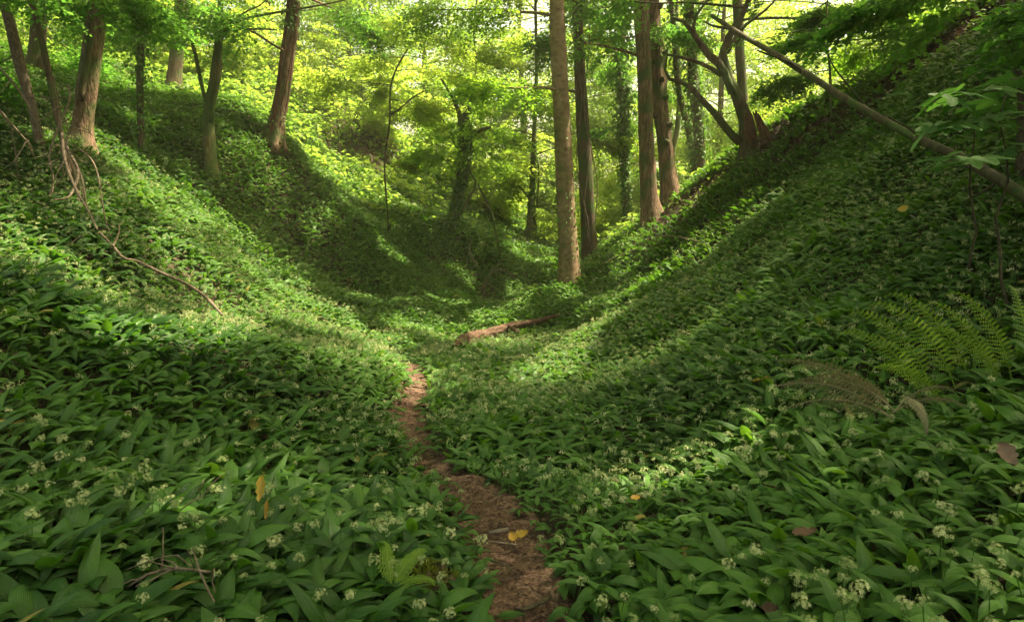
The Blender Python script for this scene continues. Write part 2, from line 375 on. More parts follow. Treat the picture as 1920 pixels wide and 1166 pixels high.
# ------------------------------------------------------------------ ground and path
def graded(a, b, c0, c1, fine, coarse):
    xs = list(np.arange(c0, c1+1e-6, fine)); s = fine; x = c1
    while x < b: s = min(coarse, s*1.12); x += s; xs.append(x)
    s = fine; x = c0; left = []
    while x > a: s = min(coarse, s*1.12); x -= s; left.append(x)
    return np.array(left[::-1]+xs)
gx = graded(-160, 160, -4, 5, .07, 12); gy = graded(-120, 220, .8, 10, .07, 12)
mx, my = np.meshgrid(gx, gy)
gz = H(mx.ravel(), my.ravel())-.012
nx = len(gx); ii = (np.arange(len(gy)-1)[:, None]*nx+np.arange(nx-1)[None]).ravel()
ground = mesh_np('ground', np.c_[mx.ravel(), my.ravel(), gz], [np.stack([ii, ii+1, ii+nx+1, ii+nx], -1)], M_soil)
tag(ground, 'brown leaf-strewn soil of the wooded ravine', 'ground', kind='structure')
pc = PC[(PC[:, 1] > -5)]; pd = np.gradient(pc, axis=0); pd /= np.linalg.norm(pd, axis=1)[:, None]; pn = np.c_[-pd[:, 1], pd[:, 0]]
pts, _ = resample(np.c_[pc, np.zeros(len(pc))], .05); pc = pts[:, :2]
pd = np.gradient(pc, axis=0); pd /= np.linalg.norm(pd, axis=1)[:, None]; pn = np.c_[-pd[:, 1], pd[:, 0]]
cross = np.linspace(-1, 1, 13)
pv = []
for i in range(len(pc)):
    wdt = pwidth(pc[i, 1])+.11+.05*(noise2(pc[i, 1], 3.3, 3, 4)-.5)
    pv.append(pc[i][None]+pn[i][None]*(cross*wdt)[:, None])
pv = np.array(pv).reshape(-1, 2)
pz = H(pv[:, 0], pv[:, 1])+.006+.014*(noise2(pv[:, 0], pv[:, 1], 16, 8)-.5)+.01*(noise2(pv[:, 0], pv[:, 1], 7, 2)-.5)+.006
k = len(cross); ii = (np.arange(len(pc)-1)[:, None]*k+np.arange(k-1)[None]).ravel()
path = mesh_np('path', np.c_[pv, pz], [np.stack([ii, ii+1, ii+k+1, ii+k], -1)], M_path)
tag(path, 'narrow trodden earth footpath winding up the ravine', 'path', kind='structure')

# ------------------------------------------------------------------ wild garlic
def garlic_leaf(L, Wd, nseg, nw, a0, a1, fold, twist=0.0, petiole=.35):
    """arching lance-shaped leaf; x is outward, z is up"""
    s = np.linspace(0, 1, nseg+1); ang = a0+(a1-a0)*np.clip((s-.22)/.78, 0, 1)**.9
    ds = L/nseg; mid = .5*(ang[1:]+ang[:-1])
    x = np.r_[0, np.cumsum(np.cos(mid)*ds)]; z = np.r_[0, np.cumsum(np.sin(mid)*ds)]
    t = np.clip((s-petiole)/(1-petiole), 0, 1)
    w = Wd*.5*np.maximum(np.sin(np.pi*t**.72)**.85*(1-.12*t), 0.07*(s < .95)); w[-1] = 0.0008
    u = np.linspace(-1, 1, nw+1); V = []; UV = []
    for i in range(len(s)):
        nrm = np.array([-math.sin(ang[i]), 0, math.cos(ang[i])])
        for uu in u:
            tw = twist*t[i]
            yy = uu*w[i]*math.cos(fold*abs(uu)); dn = -abs(uu)*w[i]*math.sin(fold)*(1 if t[i] > 0 else -.5)
            V.append(np.array([x[i], yy*math.cos(tw), z[i]+yy*math.sin(tw)])+nrm*dn); UV.append((uu, s[i]))
    V = np.array(V); UV = np.array(UV); m = nw+1
    i = (np.arange(nseg)[:, None]*m+np.arange(nw)[None]).ravel()
    return V, np.stack([i, i+m, i+m+1, i+1], -1), UV
def leaf_set(nseg, nw, count, r, pet=.35):
    out = []
    for q in range(count):
        out.append(garlic_leaf(r.uniform(.29, .40), r.uniform(.070, .098), nseg, nw, math.radians(r.uniform(60, 88)), math.radians(r.uniform(-85, 5)), math.radians(r.uniform(14, 34)), r.uniform(-.6, .6), pet))
    return out
lod0 = leaf_set(11, 4, 14, rng); lod1 = leaf_set(6, 2, 8, rng, .25); lod2 = leaf_set(3, 1, 4, rng, .1)

RIDGE = np.array([W(1240,395,18.5)[:2], W(1300,345,18)[:2], W(1400,268,17)[:2], W(1500,205,15.5)[:2], W(1680,115,14)[:2], W(1830,30,13)[:2], (12, 11)])
BARE = [(hit(1240,402,.05)[:2], .6), (hit(1285,378,.05)[:2], .8), (hit(1330,345,.05)[:2], .6), (hit(1452,255,.05)[:2], .8), (hit(1540,230,.05)[:2], .7), (hit(1500,262,.05)[:2], .5), (hit(1570,185,.05)[:2], .5), (hit(1700,125,.05)[:2], .8), (hit(1735,95,.05)[:2], .9), (hit(1790,60,.05)[:2], .9), 
        (hit(650,215,.05)[:2],.8), (hit(640,295,.05)[:2],.7), (hit(690,300,.05)[:2],.5)]
def bareness(x, y):
    b = np.zeros(np.shape(x))
    for c, r in BARE: b = np.maximum(b, np.exp(-(((x-c[0])**2+(y-c[1])**2)/(.62*r*r))**1.5)*np.clip(.35+1.6*noise2(x, y, 3.1, 61), 0, 1))
    d, _ = seg_dist(x, y, RIDGE)
    return np.maximum(b, .45*np.exp(-(d/.55)**2)*(y > 10)*np.clip(noise2(x, y, 1.3, 77)*2.6-.8, 0, 1))
def scatter(y0, y1, sp, margin, xlo=-40, xhi=40):
    xs = np.arange(-y1*.75*margin-1.6, y1*.75*margin+1.6, sp); ys = np.arange(y0, y1, sp)
    X, Y = np.meshgrid(xs, ys); X = X.ravel()+rng.uniform(-.5, .5, X.size)*sp; Y = Y.ravel()+rng.uniform(-.5, .5, Y.size)*sp
    m = (np.abs(X) < Y*.75*margin+1.5) & (X > xlo) & (X < xhi) & (Y >= y0) & (Y < y1)
    return X[m], Y[m]
def slope_dir(x, y, e=.25):
    gx_ = (bil(x+e, y)-bil(x-e, y))/(2*e); gy_ = (bil(x, y+e)-bil(x, y-e))/(2*e)
    return gx_, gy_
def garlic_zone(y0, y1, sp, lods, nleaf, size, G, GF, GS, flo, fdetail):
    x, y = scatter(y0, y1, sp, 1.12)
    d, _ = seg_dist(x, y, PC)
    keep = d > pwidth(y)+rng.uniform(.0, .12, len(x))
    keep &= rng.random(len(x)) > bareness(x, y)*1.25
    keep &= np.hypot(x, y) > .75
    keep &= rng.random(len(x)) < .62+1.1*noise2(x, y, 2.4, 13)
    if y0 > 9:   # ivy and shrubs take over up the far left slope and behind
        ivyish = np.clip((y-11)/5, 0, 1)*np.clip((1.2-x)/2.0, 0, 1)
        keep &= rng.random(len(x)) > ivyish*.55
    x = x[keep]; y = y[keep]; z = H(x, y)
    clump = noise2(x, y, 1.3, 11); big = noise2(x, y, .5, 12)
    h = size*(.56+.70*clump)*(.88+.24*rng.random(len(x)))
    near = np.exp(-((seg_dist(x, y, PC)[0]-pwidth(y))/.18)**2)    # low plants along the path
    h *= 1-.32*near
    gx_, gy_ = slope_dir(x, y); down = np.arctan2(-gy_-.12, -gx_)
    toned = .10+.62*noise2(x, y, .8, 15)+.25*(noise2(x, y, 3.0, 16)-.5)
    for i in range(nleaf):
        ok = rng.random(len(x)) < (1 if i < nleaf-1 else .55)
        n = ok.sum(); v = rng.integers(0, len(lods), n)
        az = down[ok]+rng.vonmises(0, .75, n)+(i-1)*.5
        tl = rng.normal(0, .22, n); rl = rng.normal(0, .22, n)
        p = np.c_[x, y, z][ok]+np.c_[rng.normal(0, .018, (n, 2)), np.zeros(n)]
        s = h[ok]*rng.uniform(.78, 1.12, n); tn = np.clip(toned[ok]+rng.normal(0, .17, n), 0, .86); tn = np.where(rng.random(n) < .004, 1.0, tn)
        M = rots(az, tl, rl)
        for q in range(len(lods)):
            k = v == q; V, F, UV = lods[q]
            stamp(G, V, [F], p[k], M[k], s[k], tn[k], UV)
    # flower heads
    fp = flo*(.25+1.5*np.clip(noise2(x, y, 1.1, 21)-.35, 0, 1)*2.2)*(.35+noise2(x, y, .45, 22)*1.3)
    fm = rng.random(len(x)) < fp
    fx = x[fm]; fy = y[fm]; fz = z[fm]+h[fm]*rng.uniform(.24, .33, fm.sum())
    top = np.c_[fx+rng.normal(0, .03, len(fx)), fy+rng.normal(0, .03, len(fx)), fz]
    if GS is not None:
        for a, b in zip(np.c_[fx, fy, z[fm]], top):
            if a[1] < 6: tube(GS, [a, (a+b)/2+rng.normal(0, .008, 3), b], [.0022, .0019, .0016], 4, cap=False, tone=.7)
    T = umbels[fdetail]; v = rng.integers(0, len(T), len(fx))
    M = rots(rng.uniform(0, 6.3, len(fx)), rng.normal(0, .3, len(fx)), rng.normal(0, .3, len(fx)))
    for q in range(len(T)):
        k = v == q
        stamp(GF, T[q][0], T[q][1], top[k], M[k], rng.uniform(.45, 1.0, k.sum()), np.clip(rng.normal(.28 if fdetail == 0 else .45, .25, k.sum()), 0, 1), ttone=T[q][2])
    return x, y
def make_umbel(detail, r):
    V = []; F3 = []; F4 = []; T = []
    nf = {0: 24, 1: 15, 2: 7}[detail]; R = .027*(1 if detail < 2 else 1.1)
    for i in range(nf):
        th = math.acos(1-1.25*r.random()); ph = r.uniform(0, 6.28)
        d = np.array([math.sin(th)*math.cos(ph), math.sin(th)*math.sin(ph), math.cos(th)]); c = d*R*r.uniform(.5, 1.15)
        u = np.cross(d, [.2, .3, 1.]); u /= np.linalg.norm(u); w = np.cross(d, u)
        n0 = len(V)
        if detail == 0:
            V += [np.zeros(3)+u*.0006, np.zeros(3)-u*.0006, c]; F3.append((n0, n0+1, n0+2)); T += [-.35]*3; n0 += 3
            for p in range(6):
                a = p*math.pi/3+r.uniform(0, .3); e = u*math.cos(a)+w*math.sin(a); g = -u*math.sin(a)+w*math.cos(a)
                V += [c, c+e*.0045+g*.0015+d*.002, c+e*.0092+d*.0045, c+e*.0045-g*.0015+d*.002]; F4.append((n0, n0+1, n0+2, n0+3)); n0 += 4; T += [0, .2, .3, .2]
        else:
            s = .0085 if detail == 1 else .014
            for q in range(3 if detail == 1 else 1):
                a = r.uniform(0, 3.1); e = (u*math.cos(a)+w*math.sin(a))*s; g = (-u*math.sin(a)+w*math.cos(a))*s*.36
                o = d*.001*q
                V += [c-e+o, c-g+o+d*.002, c+e+o, c+g+o+d*.002]; F4.append((n0, n0+1, n0+2, n0+3)); n0 += 4; T += [.1]*4
    Fs = []
    if F3: Fs.append(np.array(F3))
    Fs.append(np.array(F4)); return np.array(V), Fs, np.array(T)
umbels = {d: [make_umbel(d, rng) for _ in range(5)] for d in (0, 1, 2)}

QUICK = False
G = Geo(); GF = Geo(); GS = Geo()
garlic_zone(.25, 3.6, .078, lod0, 5, .80, G, GF, GS, .36, 0)
garlic_zone(3.6, 7.0, .085, lod0, 5, .78, G, GF, GS, .75, 1)
G1 = Geo()
garlic_zone(7.0, 12.5, .10, lod1, 5, .80, G1, GF, None, 1.4, 1)
garlic_zone(12.5, 30.0, .13, lod2, 4, .95, G1, GF, None, 1.3, 2)
go = G.build('wild_garlic', M_garlic); tag(go, 'dense carpet of broad arching wild garlic leaves over the banks nearest the camera', 'wild garlic', kind='stuff')
go = G1.build('wild_garlic', M_garlic); tag(go, 'finer looking carpet of wild garlic covering the slopes farther up the ravine', 'wild garlic', kind='stuff')
gf = GF.build('garlic_flowers', M_flower, smooth=False); tag(gf, 'creamy white starry flower heads standing over the garlic leaves', 'flowers', kind='stuff')
gs = GS.build('flower_stalks', M_garlic); tag(gs, 'thin green stalks under the garlic flower heads', 'flower stalks', kind='stuff')

# ------------------------------------------------------------------ ivy and undergrowth carpets
KITE = np.array([[0, 0, 0], [.45, .34, .05], [1, 0, -.08], [.45, -.34, .05]]); KITE_F = [np.array([[0, 1, 2, 3]])]
IVYL = np.array([[0, 0, 0], [.12, .42, .0], [.5, .34, .06], [1, 0, -.1], [.5, -.34, .06], [.12, -.42, 0]]); IVY_F = [np.array([[0, 1, 2, 3], [0, 3, 4, 5]])]
def carpet(name, y0, y1, dens, size, hmax, mask, mat, label, cat, tilt=.45, tmpl=(IVYL, IVY_F)):
    area = (y1**2-y0**2)*.75*1.15+3*(y1-y0); n = int(area*dens)
    y = np.sqrt(rng.uniform(y0**2, y1**2, n)); x = rng.uniform(-1, 1, n)*(y*.75*1.15+1.5)
    k = rng.random(n) < mask(x, y)*(1-bareness(x, y)); x = x[k]; y = y[k]; n = len(x)
    lump = noise2(x, y, 1.1, 31)*.6+noise2(x, y, 2.7, 32)*.4
    z = H(x, y)+rng.random(n)**.6*hmax*(.15+1.3*np.clip(lump-.2, 0, 1)); gx_, gy_ = slope_dir(x, y)
    az = np.arctan2(-gy_, -gx_)+rng.vonmises(0, .6, n)
    M = rots(az, rng.normal(-.25, tilt, n), rng.normal(0, tilt, n)); g = Geo()
    stamp(g, tmpl[0], tmpl[1], np.c_[x, y, z], M, size*rng.uniform(.6, 1.3, n), np.clip(rng.normal(.25+.5*lump, .22, n), 0, 1))
    o = g.build(name, mat, smooth=False); tag(o, label, cat, kind='stuff')
    
carpet('ivy_cover', 9, 30, 1050, .085, .24, lambda x, y: np.clip((y-10.5)/4, 0, 1)*np.maximum(np.clip((2.2-x)/2.0, 0, 1)*np.clip((25-y)/5, 0, 1), np.clip((30-y)/4, 0, 1)*np.clip((3.2-x)/1.5, 0, 1)*np.clip((x+4.5)/2, 0, 1)), M_ivy, 'dark ivy trailing thickly over the middle of the left slope', 'ivy')
carpet('undergrowth', 17, 62, 95, .16, .75, lambda x, y: np.clip((y-18)/5, 0, 1)*np.where(x > 3.2, .8, 1)*(1-.9*np.clip((29-y)/3, 0, 1)*np.clip((x+4)/2, 0, 1)*np.clip((3.4-x)/1, 0, 1)), M_under, 'bright yellow-green low plants covering the slope at the far end', 'undergrowth', .5)
carpet('ridge_ivy', 9, 22, 300, .075, .14, lambda x, y: (noise2(x, y, 1.5, 91) > .35)*(seg_dist(x, y, RIDGE)[0] < 2.2), M_ridge, 'sparse low green plants along the bare brown crest of the right slope', 'ground plants')

# ------------------------------------------------------------------ leaf litter
def litter_leaf(r, L=1.0, curl=.3):
    s = np.linspace(0, 1, 5); w = np.array([.05, .3, .36, .24, .01]); V = []
    for i in range(5):
        for u in (-1, 0, 1): V.append((s[i]-.5, u*w[i]*(1+r.uniform(-.25, .25)), curl*abs(u)*w[i]+curl*.6*(s[i]-.5)**2+r.normal(0, .02)))
    i = (np.arange(4)[:, None]*3+np.arange(2)[None]).ravel(); return np.array(V)*L, [np.stack([i, i+3, i+4, i+1], -1)]
LL = [litter_leaf(rng, 1, rng.uniform(.1, .7)) for _ in range(8)]
g = Geo()
n = 3400; t = rng.uniform(0, len(PC)-1.001, n); i0 = t.astype(int); base = PC[i0]+(PC[i0+1]-PC[i0])*(t-i0)[:, None]
dd = PC[i0+1]-PC[i0]; dd /= np.linalg.norm(dd, axis=1)[:, None]+1e-9; sd = rng.normal(0, .17, n)
x = base[:, 0]-dd[:, 1]*sd; y = base[:, 1]+dd[:, 0]*sd
for c, r_ in BARE:
    m_ = int(300*r_*r_); x = np.r_[x, c[0]+rng.normal(0, r_*.7, m_)]; y = np.r_[y, c[1]+rng.normal(0, r_*.7, m_)]
rx = rng.uniform(0, len(RIDGE)-1.001, 900); i0 = rx.astype(int); rb = RIDGE[i0]+(RIDGE[i0+1]-RIDGE[i0])*(rx-i0)[:, None]
x = np.r_[x, rb[:, 0]+rng.normal(0, .7, 900)]; y = np.r_[y, rb[:, 1]+rng.normal(0, .7, 900)]
n = len(x); z = H(x, y)+.014+rng.random(n)*.012; v = rng.integers(0, 8, n)
M = rots(rng.uniform(0, 6.3, n), rng.normal(0, .25, n), rng.normal(0, .3, n)); sz = np.where(y > 9, rng.uniform(.05, .11, n), rng.uniform(.008, .032, n)*rng.uniform(.5, 1, n))
for q in range(8):
    k = v == q; stamp(g, LL[q][0], LL[q][1], np.c_[x, y, z][k], M[k], sz[k], np.clip(rng.normal(.45, .28, k.sum()), 0, 1))
tag(g.build('leaf_litter', M_litter), 'small crumbled brown dead leaves and bits strewn along the path and the bare crest', 'leaf litter', kind='stuff')

# ------------------------------------------------------------------ trees
def make_spray(r, L=1.15, leaf=.075, dens=1.0):
    """a flat layered beech spray: template of leaf positions along x"""
    P = []; A = []
    for s in np.arange(.05, 1.0, .075/dens):
        for side in (-1, 1):
            tl = (1-s*.7)*L*.68*r.uniform(.6, 1.2); ang = side*math.radians(r.uniform(38, 62))
            for q in np.arange(.08, 1.01, .062*1.15/max(tl, .05)/dens):
                p = np.array([s*L+math.cos(ang)*tl*q, math.sin(ang)*tl*q]); P.append(p+r.normal(0, .012, 2)); A.append(ang+(-1)**int(q*100)*.7+r.normal(0, .3))
    P = np.array(P); A = np.array(A)
    drop = -.22*(P[:, 0]/L)**2*L-.10*np.abs(P[:, 1])
    return np.c_[P, drop+r.normal(0, .045, len(P))], A
SPR = [make_spray(rng) for _ in range(6)]
GRD = lambda: Geo()
def sun_gap(P, full=True):
    """leaves that would shade one of the sunny places on the ground"""
    x = P[:, 0].copy(); y = P[:, 1].copy(); z = P[:, 2]
    h = bil(x, y)
    for _ in range(4):
        t = (z-h)/SUN_DIR[2]; X = P[:, 0]-SUN_DIR[0]*t; Y = P[:, 1]-SUN_DIR[1]*t; h = bil(X, Y)
    if not full: return is_lit(X, Y, 1.0)
    return is_lit(X, Y, 1.05) | ((X > -12) & (X < -1.5) & (Y > 21) & (Y < 40) & (noise2(X, Y, .35, 41) > .32)) | ((noise2(X, Y, 1.2, 43)*.96+.02 < (Y-11.5)/6) & ~((X > -3.5) & (X < 2.2) & (Y < 22.5))) | ((Y > 10) & (X < 1.5) & (noise2(X, Y, 1.6, 47) > .5))
def add_sprays(G, pos, az, scale, leaf=.075, droop=0.0, keep=1.0, gap=True, tone0=.5):
    """leafy sprays at pos, each pointing along az"""
    v = rng.integers(0, len(SPR), len(pos))
    for q in range(len(SPR)):
        k = np.nonzero(v == q)[0]
        if not len(k): continue
        P, A = SPR[q]; m = len(P)
        M = rots(az[k], rng.normal(-droop, .26, len(k)), rng.normal(0, .38, len(k)))
        Q = (np.einsum('nij,kj->nki', M, P)*scale[k][:, None, None]+pos[k][:, None]).reshape(-1, 3)
        a = (az[k][:, None]+A[None]).ravel(); tn = np.repeat(rng.normal(tone0, .16, len(k)), m)
        s = leaf*rng.uniform(.7, 1.25, len(Q))
        sel = rng.random(len(Q)) < keep
        if gap is not None: sel &= ~sun_gap(Q, gap)
        Q = Q[sel]; a = a[sel]; tn = np.clip(tn[sel]+rng.normal(0, .14, len(Q)), 0, 1); s = s[sel]
        stamp(G, KITE, KITE_F, Q, rots(a, rng.normal(-.2, .42, len(Q)), rng.normal(0, .45, len(Q))), s, tn)
def limb_tree(GL, GB, trunk_pts, trunk_r, z0, nl, reach, leaf, r, rise=.25, dens=5, keep=1.0, scale=1.0, droop=.12, az0=None, azs=None, gap=True, tone0=.5):
    """limbs leaving the trunk above height fraction z0, with sprays along them"""
    s = np.linspace(z0, .98, nl); az = (az0 if az0 is not None else r.uniform(0, 6.3))+np.arange(nl)*2.4
    if azs is not None: az = r.uniform(azs[0], azs[1], nl)
    pos = []; aa = []; ss = []
    P = np.asarray(trunk_pts)
    for i in range(nl):
        f = s[i]*(len(P)-1); b = P[int(f)]+(P[min(int(f)+1, len(P)-1)]-P[int(f)])*(f-int(f))
        R = reach*(1.1-.55*(s[i]-z0)/(1-z0+1e-6))*r.uniform(.7, 1.15)
        a = az[i]+r.normal(0, .25); d = np.array([math.cos(a), math.sin(a), 0]); up = rise*r.uniform(.4, 1.6)
        t = np.linspace(0, 1, 7)[:, None]
        L = b+d*R*t+np.array([0, 0, 1])*R*(up*t-(.35*up+.12)*t*t)+np.cumsum(r.normal(0, .035*R/2, (7, 3)), 0)*t
        if isinstance(GL, list): GL.append(Geo())
        tube(GL[-1] if isinstance(GL, list) else GL, L, np.linspace(max(.012, trunk_r*.15), .006, 7), 5, cap=False)
        ns = max(3, int(R*dens)); tt = r.uniform(.18, 1, ns)**.8
        for q in tt:
            k = q*6; p = L[int(k)]+(L[min(int(k)+1, 6)]-L[int(k)])*(k-int(k))
            side = r.choice([-1, 1]); sa = a+side*r.uniform(.35, 1.2)*(1.15-q); sc = scale*r.uniform(.75, 1.2)*(1.15-.35*q)
            pos.append(p+np.array([0, 0, r.normal(0, .06)])); aa.append(sa); ss.append(sc)
    add_sprays(GB, np.array(pos), np.array(aa), np.array(ss), leaf, droop, keep, gap, tone0)
def ivy_sleeve(P, R, count, r, size=.06, spread=.06, t0=0.0, t1=1.0):
    """ivy leaves clinging round a stem"""
    g = Geo(); P = np.asarray(P); T, N, B = frames(P); t = r.uniform(t0, t1, count)*(len(P)-1.001); i = t.astype(int); f = (t-i)[:, None]
    a = r.uniform(0, 6.3, count); c = P[i]*(1-f)+P[i+1]*f; d = N[i]*np.cos(a)[:, None]+B[i]*np.sin(a)[:, None]
    lump = noise2(t*2.1, a*1.2, 1.0, 5)
    Rr = np.interp(t, np.arange(len(P)), np.broadcast_to(R, (len(P),)))
    p = c+d*(Rr*1.02+spread*r.random(count)*(.2+1.6*lump))[:, None]
    az = np.arctan2(d[:, 1], d[:, 0])+r.normal(0, .5, count)
    stamp(g, IVYL, IVY_F, p, rots(az, r.normal(-1.0, .35, count), r.normal(0, .4, count)), size*r.uniform(.6, 1.3, count), np.clip(r.normal(.5, .25, count), 0, 1))
    return g
def pixline(pts, y0, y1=None):
    """stem through places of the photograph: (x px, y px, width px); the distance runs from y0 to y1"""
    y1 = y0 if y1 is None else y1; n = len(pts); P = []; R = []
    for i, (px, py, w) in enumerate(pts):
        y = y0+(y1-y0)*i/(n-1); P.append(W(px, py, y)); R.append(w*.9/2/FPX*y)
    return np.array(P), np.array(R)
def stem(P, R, extend, r, step=.22, topr=.3, bury=.25):
    """smooth stem, run on upward by extend metres, its foot set into the soil"""
    P = list(P); R = list(R); d = (P[-1]-P[-2])/np.linalg.norm(P[-1]-P[-2])
    if bury:
        g = H1(P[0][0], P[0][1]); P[0] = np.array([P[0][0], P[0][1], g]); 
        d0 = (P[1]-P[0])/np.linalg.norm(P[1]-P[0]); P.insert(0, P[0]-d0*bury); R.insert(0, R[0]*1.05)
    if extend:
        e = P[-1]; rr = R[-1]; d = d*np.array([.6, .6, 1]); d /= np.linalg.norm(d)
        for k in (1, 2, 3):
            P.append(e+d*extend*k/3+r.normal(0, .12, 3)*np.array([1, 1, 0])); R.append(rr*(1-(1-topr)*k/3))
    P = np.array(P); R = np.array(R)
    Q, t = resample(P, step)
    C = catmull(np.c_[P, R], 12); s = np.r_[0, np.cumsum(np.linalg.norm(np.diff(C[:, :3], axis=0), axis=1))]
    return Q, np.interp(t*s[-1], s, C[:, 3])
def rise_to(P, z): 
    i = int(np.argmin(np.abs(np.asarray(P)[:, 2]-z))); return i/(len(P)-1)

TREES = []; HOSTS = []
def tree(name, label, cat, stems, depth, mat, crown=None, group=None, flare=.35, rough=.08, fine=.04, ivy=None, sides=18, extend=8, depth1=None, crownmat=None, lobes=5, crownkw=None, seedv=None, step=.22):
    """stems: list of pixel polylines; the first is the trunk"""
    r = np.random.default_rng(seedv if seedv is not None else len(TREES)*13+5)
    P, R = pixline(stems[0], depth, depth1); Q, QR = stem(P, R, extend, r, step)
    base = np.array([Q[0][0], Q[0][1], H1(Q[0][0], Q[0][1])])
    root = empty(name, base, label, cat, group)
    g = Geo(); tube(g, Q, QR, sides, rough, r.integers(1, 90), flare, lobes=lobes, fine=fine)
    g.build('trunk', mat, root, origin=base)
    for s in stems[1:]:
        dp = s[0]; PP, RR = pixline(s[1:], dp, None); ext = extend*.5 if s[-1][1] < 25 else 0
        q, qr = stem(PP, RR, ext, r, step, bury=0); g = Geo(); tube(g, q, qr, max(6, sides//2), rough, r.integers(1, 90), 0, fine=fine); g.build('limb', mat, root, origin=base)
    if ivy:
        for (cnt, sz, sp, t0, t1) in ivy: ivy_sleeve(Q, QR, cnt, r, sz, sp, t0, t1).build('ivy', M_ivy, root, origin=base)
    if crown:
        gl = []; gb = Geo()
        for c in crown:
            c = dict(c); z = c.pop('z', None)
            if z is not None: c['z0'] = rise_to(Q, z)
            limb_tree(gl, gb, Q, QR[0], r=r, **c)
        for q_ in gl: q_.build('branch', mat, root, origin=base)
        gb.build('crown', crownmat or M_beech, root, origin=base, smooth=False)
    TREES.append(root); HOSTS.append((root, Q, QR[0], base, mat, crownmat or M_beech)); return root, Q, QR, base

BIG = dict(nl=9, reach=4.0, leaf=.13, dens=4, rise=.4, scale=1.3, keep=.5)
# central beech, dark straight neighbour, the ivy post behind
tree('beech_tree', 'tall smooth grey-brown beech trunk, nearest of the centre trees, ivy creeping up its foot', 'tree',
     [[(1068,524,46),(1066,470,40),(1062,400,37),(1056,280,35),(1050,160,33),(1046,60,31),(1044,0,29)]], 16, M_beechbark,
     [dict(z=8.0, **BIG), dict(z=4.3, nl=7, reach=3.0, leaf=.085, dens=6, rise=.1, scale=.95, azs=(2.4, 4.2), droop=.2, gap=False)], ivy=[(420, .05, .03, .0, .17), (120, .05, .02, .15, .35)], rough=.05, fine=.01, crownmat=M_beech)
r2, Q2, R2, b2 = tree('straight_tree', 'dark straight trunk with pale hanging vines, just right of the smooth beech', 'tree',
     [[(1108,490,36),(1104,440,31),(1098,330,29),(1092,220,27),(1088,140,24),(1082,0,20)]], 19, M_darkbark,
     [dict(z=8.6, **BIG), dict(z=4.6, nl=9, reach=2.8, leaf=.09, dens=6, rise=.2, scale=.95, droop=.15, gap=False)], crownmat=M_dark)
for k, off in enumerate((-.12, .02, .16)):
    i0 = int(len(Q2)*.04); i1 = int(len(Q2)*.45); g = Geo(); rr = np.random.default_rng(50+k)
    t = np.arange(i0, i1); P = Q2[i0:i1]+np.c_[np.sin(t*.35+k*2)*.12+off, np.full(len(t), -1.0)*(R2[i0:i1]+.05)+np.abs(np.sin(t*.35+k*2)*.05), np.zeros(len(t))]
    tube(g, P, .014, 5); g.build('vine', M_twig, r2, origin=b2)
tree('ivy_clad_tree', 'slim dark ivy-sleeved trunk in the bright gap left of the paired trunks', 'tree',
     [[(1175,452,14),(1173,350,15),(1170,250,16),(1166,120,15),(1160,0,13)]], 24, M_darkbark,
     [dict(z=8.5, nl=16, reach=3.6, leaf=.14, dens=4, rise=.4, scale=1.3, keep=.8), dict(z=3.2, nl=12, reach=1.2, leaf=.1, dens=8, rise=.0, scale=.75, droop=.5, gap=False)],
     ivy=[(1500, .10, .10, .0, .35), (1500, .12, .32, .22, .5), (1200, .12, .3, .5, .95)], crownmat=M_dark, sides=12)
tree('twin_trunk_tree', 'tall brown furrowed trunk, left one of the close pair on the ridge', 'tree',
     [[(1226,420,48),(1218,380,36),(1213,300,31),(1209,180,29),(1206,80,29),(1203,0,28)]], 17.3, M_rough,
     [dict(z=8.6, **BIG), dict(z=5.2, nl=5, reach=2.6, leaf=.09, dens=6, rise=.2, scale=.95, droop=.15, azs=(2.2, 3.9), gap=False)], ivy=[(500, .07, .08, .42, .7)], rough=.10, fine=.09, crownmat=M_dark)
rt, QT, RT, bT = tree('knotty_tree', 'paler trunk full of knots and burrs, right one of the close pair on the ridge', 'tree',
     [[(1262,362,40),(1252,320,32),(1244,250,29),(1236,180,30),(1230,90,29),(1222,0,29)]], 18, M_rough, [dict(z=8.8, **BIG)], rough=.16, fine=.14, crownmat=M_dark)
for k in range(13):
    f = .14+.028*k; i = int(f*len(QT)); a = (-1.6+math.sin(k*2.3)*1.1); p = QT[i]+np.array([math.cos(a), math.sin(a), 0])*RT[i]*.9
    g = Geo(); q = np.array([p, p+np.array([math.cos(a), math.sin(a), .25])*.05, p+np.array([math.cos(a), math.sin(a), .5])*.11]); tube(g, q, [.085, .07, .03], 9, .3, k, fine=.2); g.build('burr', M_darkbark, rt, origin=bT)
# many-stemmed tree on the ridge
tree('spreading_tree', 'dark many-stemmed tree with split reddish foot and spreading crooked limbs on the right ridge', 'tree',
     [[(1410,268,40),(1403,240,31),(1393,210,27),(1377,170,21),(1362,140,19),(1352,110,15),(1372,60,14),(1400,10,10)],
      [15,(1372,175,16),(1352,125,17),(1330,105,15),(1305,70,12),(1284,42,9),(1262,34,6)],
      [15.1,(1398,225,20),(1376,175,15),(1361,120,12),(1356,90,9)],
      [15,(1352,140,11),(1320,122,8),(1285,110,7),(1250,103,5)],
      [15.2,(1388,268,17),(1368,248,14),(1345,218,13),(1318,190,11),(1295,165,9),(1268,150,8),(1248,143,6),(1252,90,4)],
      [15.1,(1362,100,10),(1390,55,8),(1420,30,6),(1450,5,4)],
      [14.9,(1318,86,8),(1300,60,6),(1310,20,5),(1330,0,4)]],
     15.2, M_darkbark, [dict(z=5.6, nl=20, reach=5.0, leaf=.11, dens=5, rise=.35, scale=1.2, keep=.85)], flare=.22, rough=.2, fine=.12, lobes=6, extend=5, crownmat=M_dark)
g = Geo(); rr = np.random.default_rng(3)
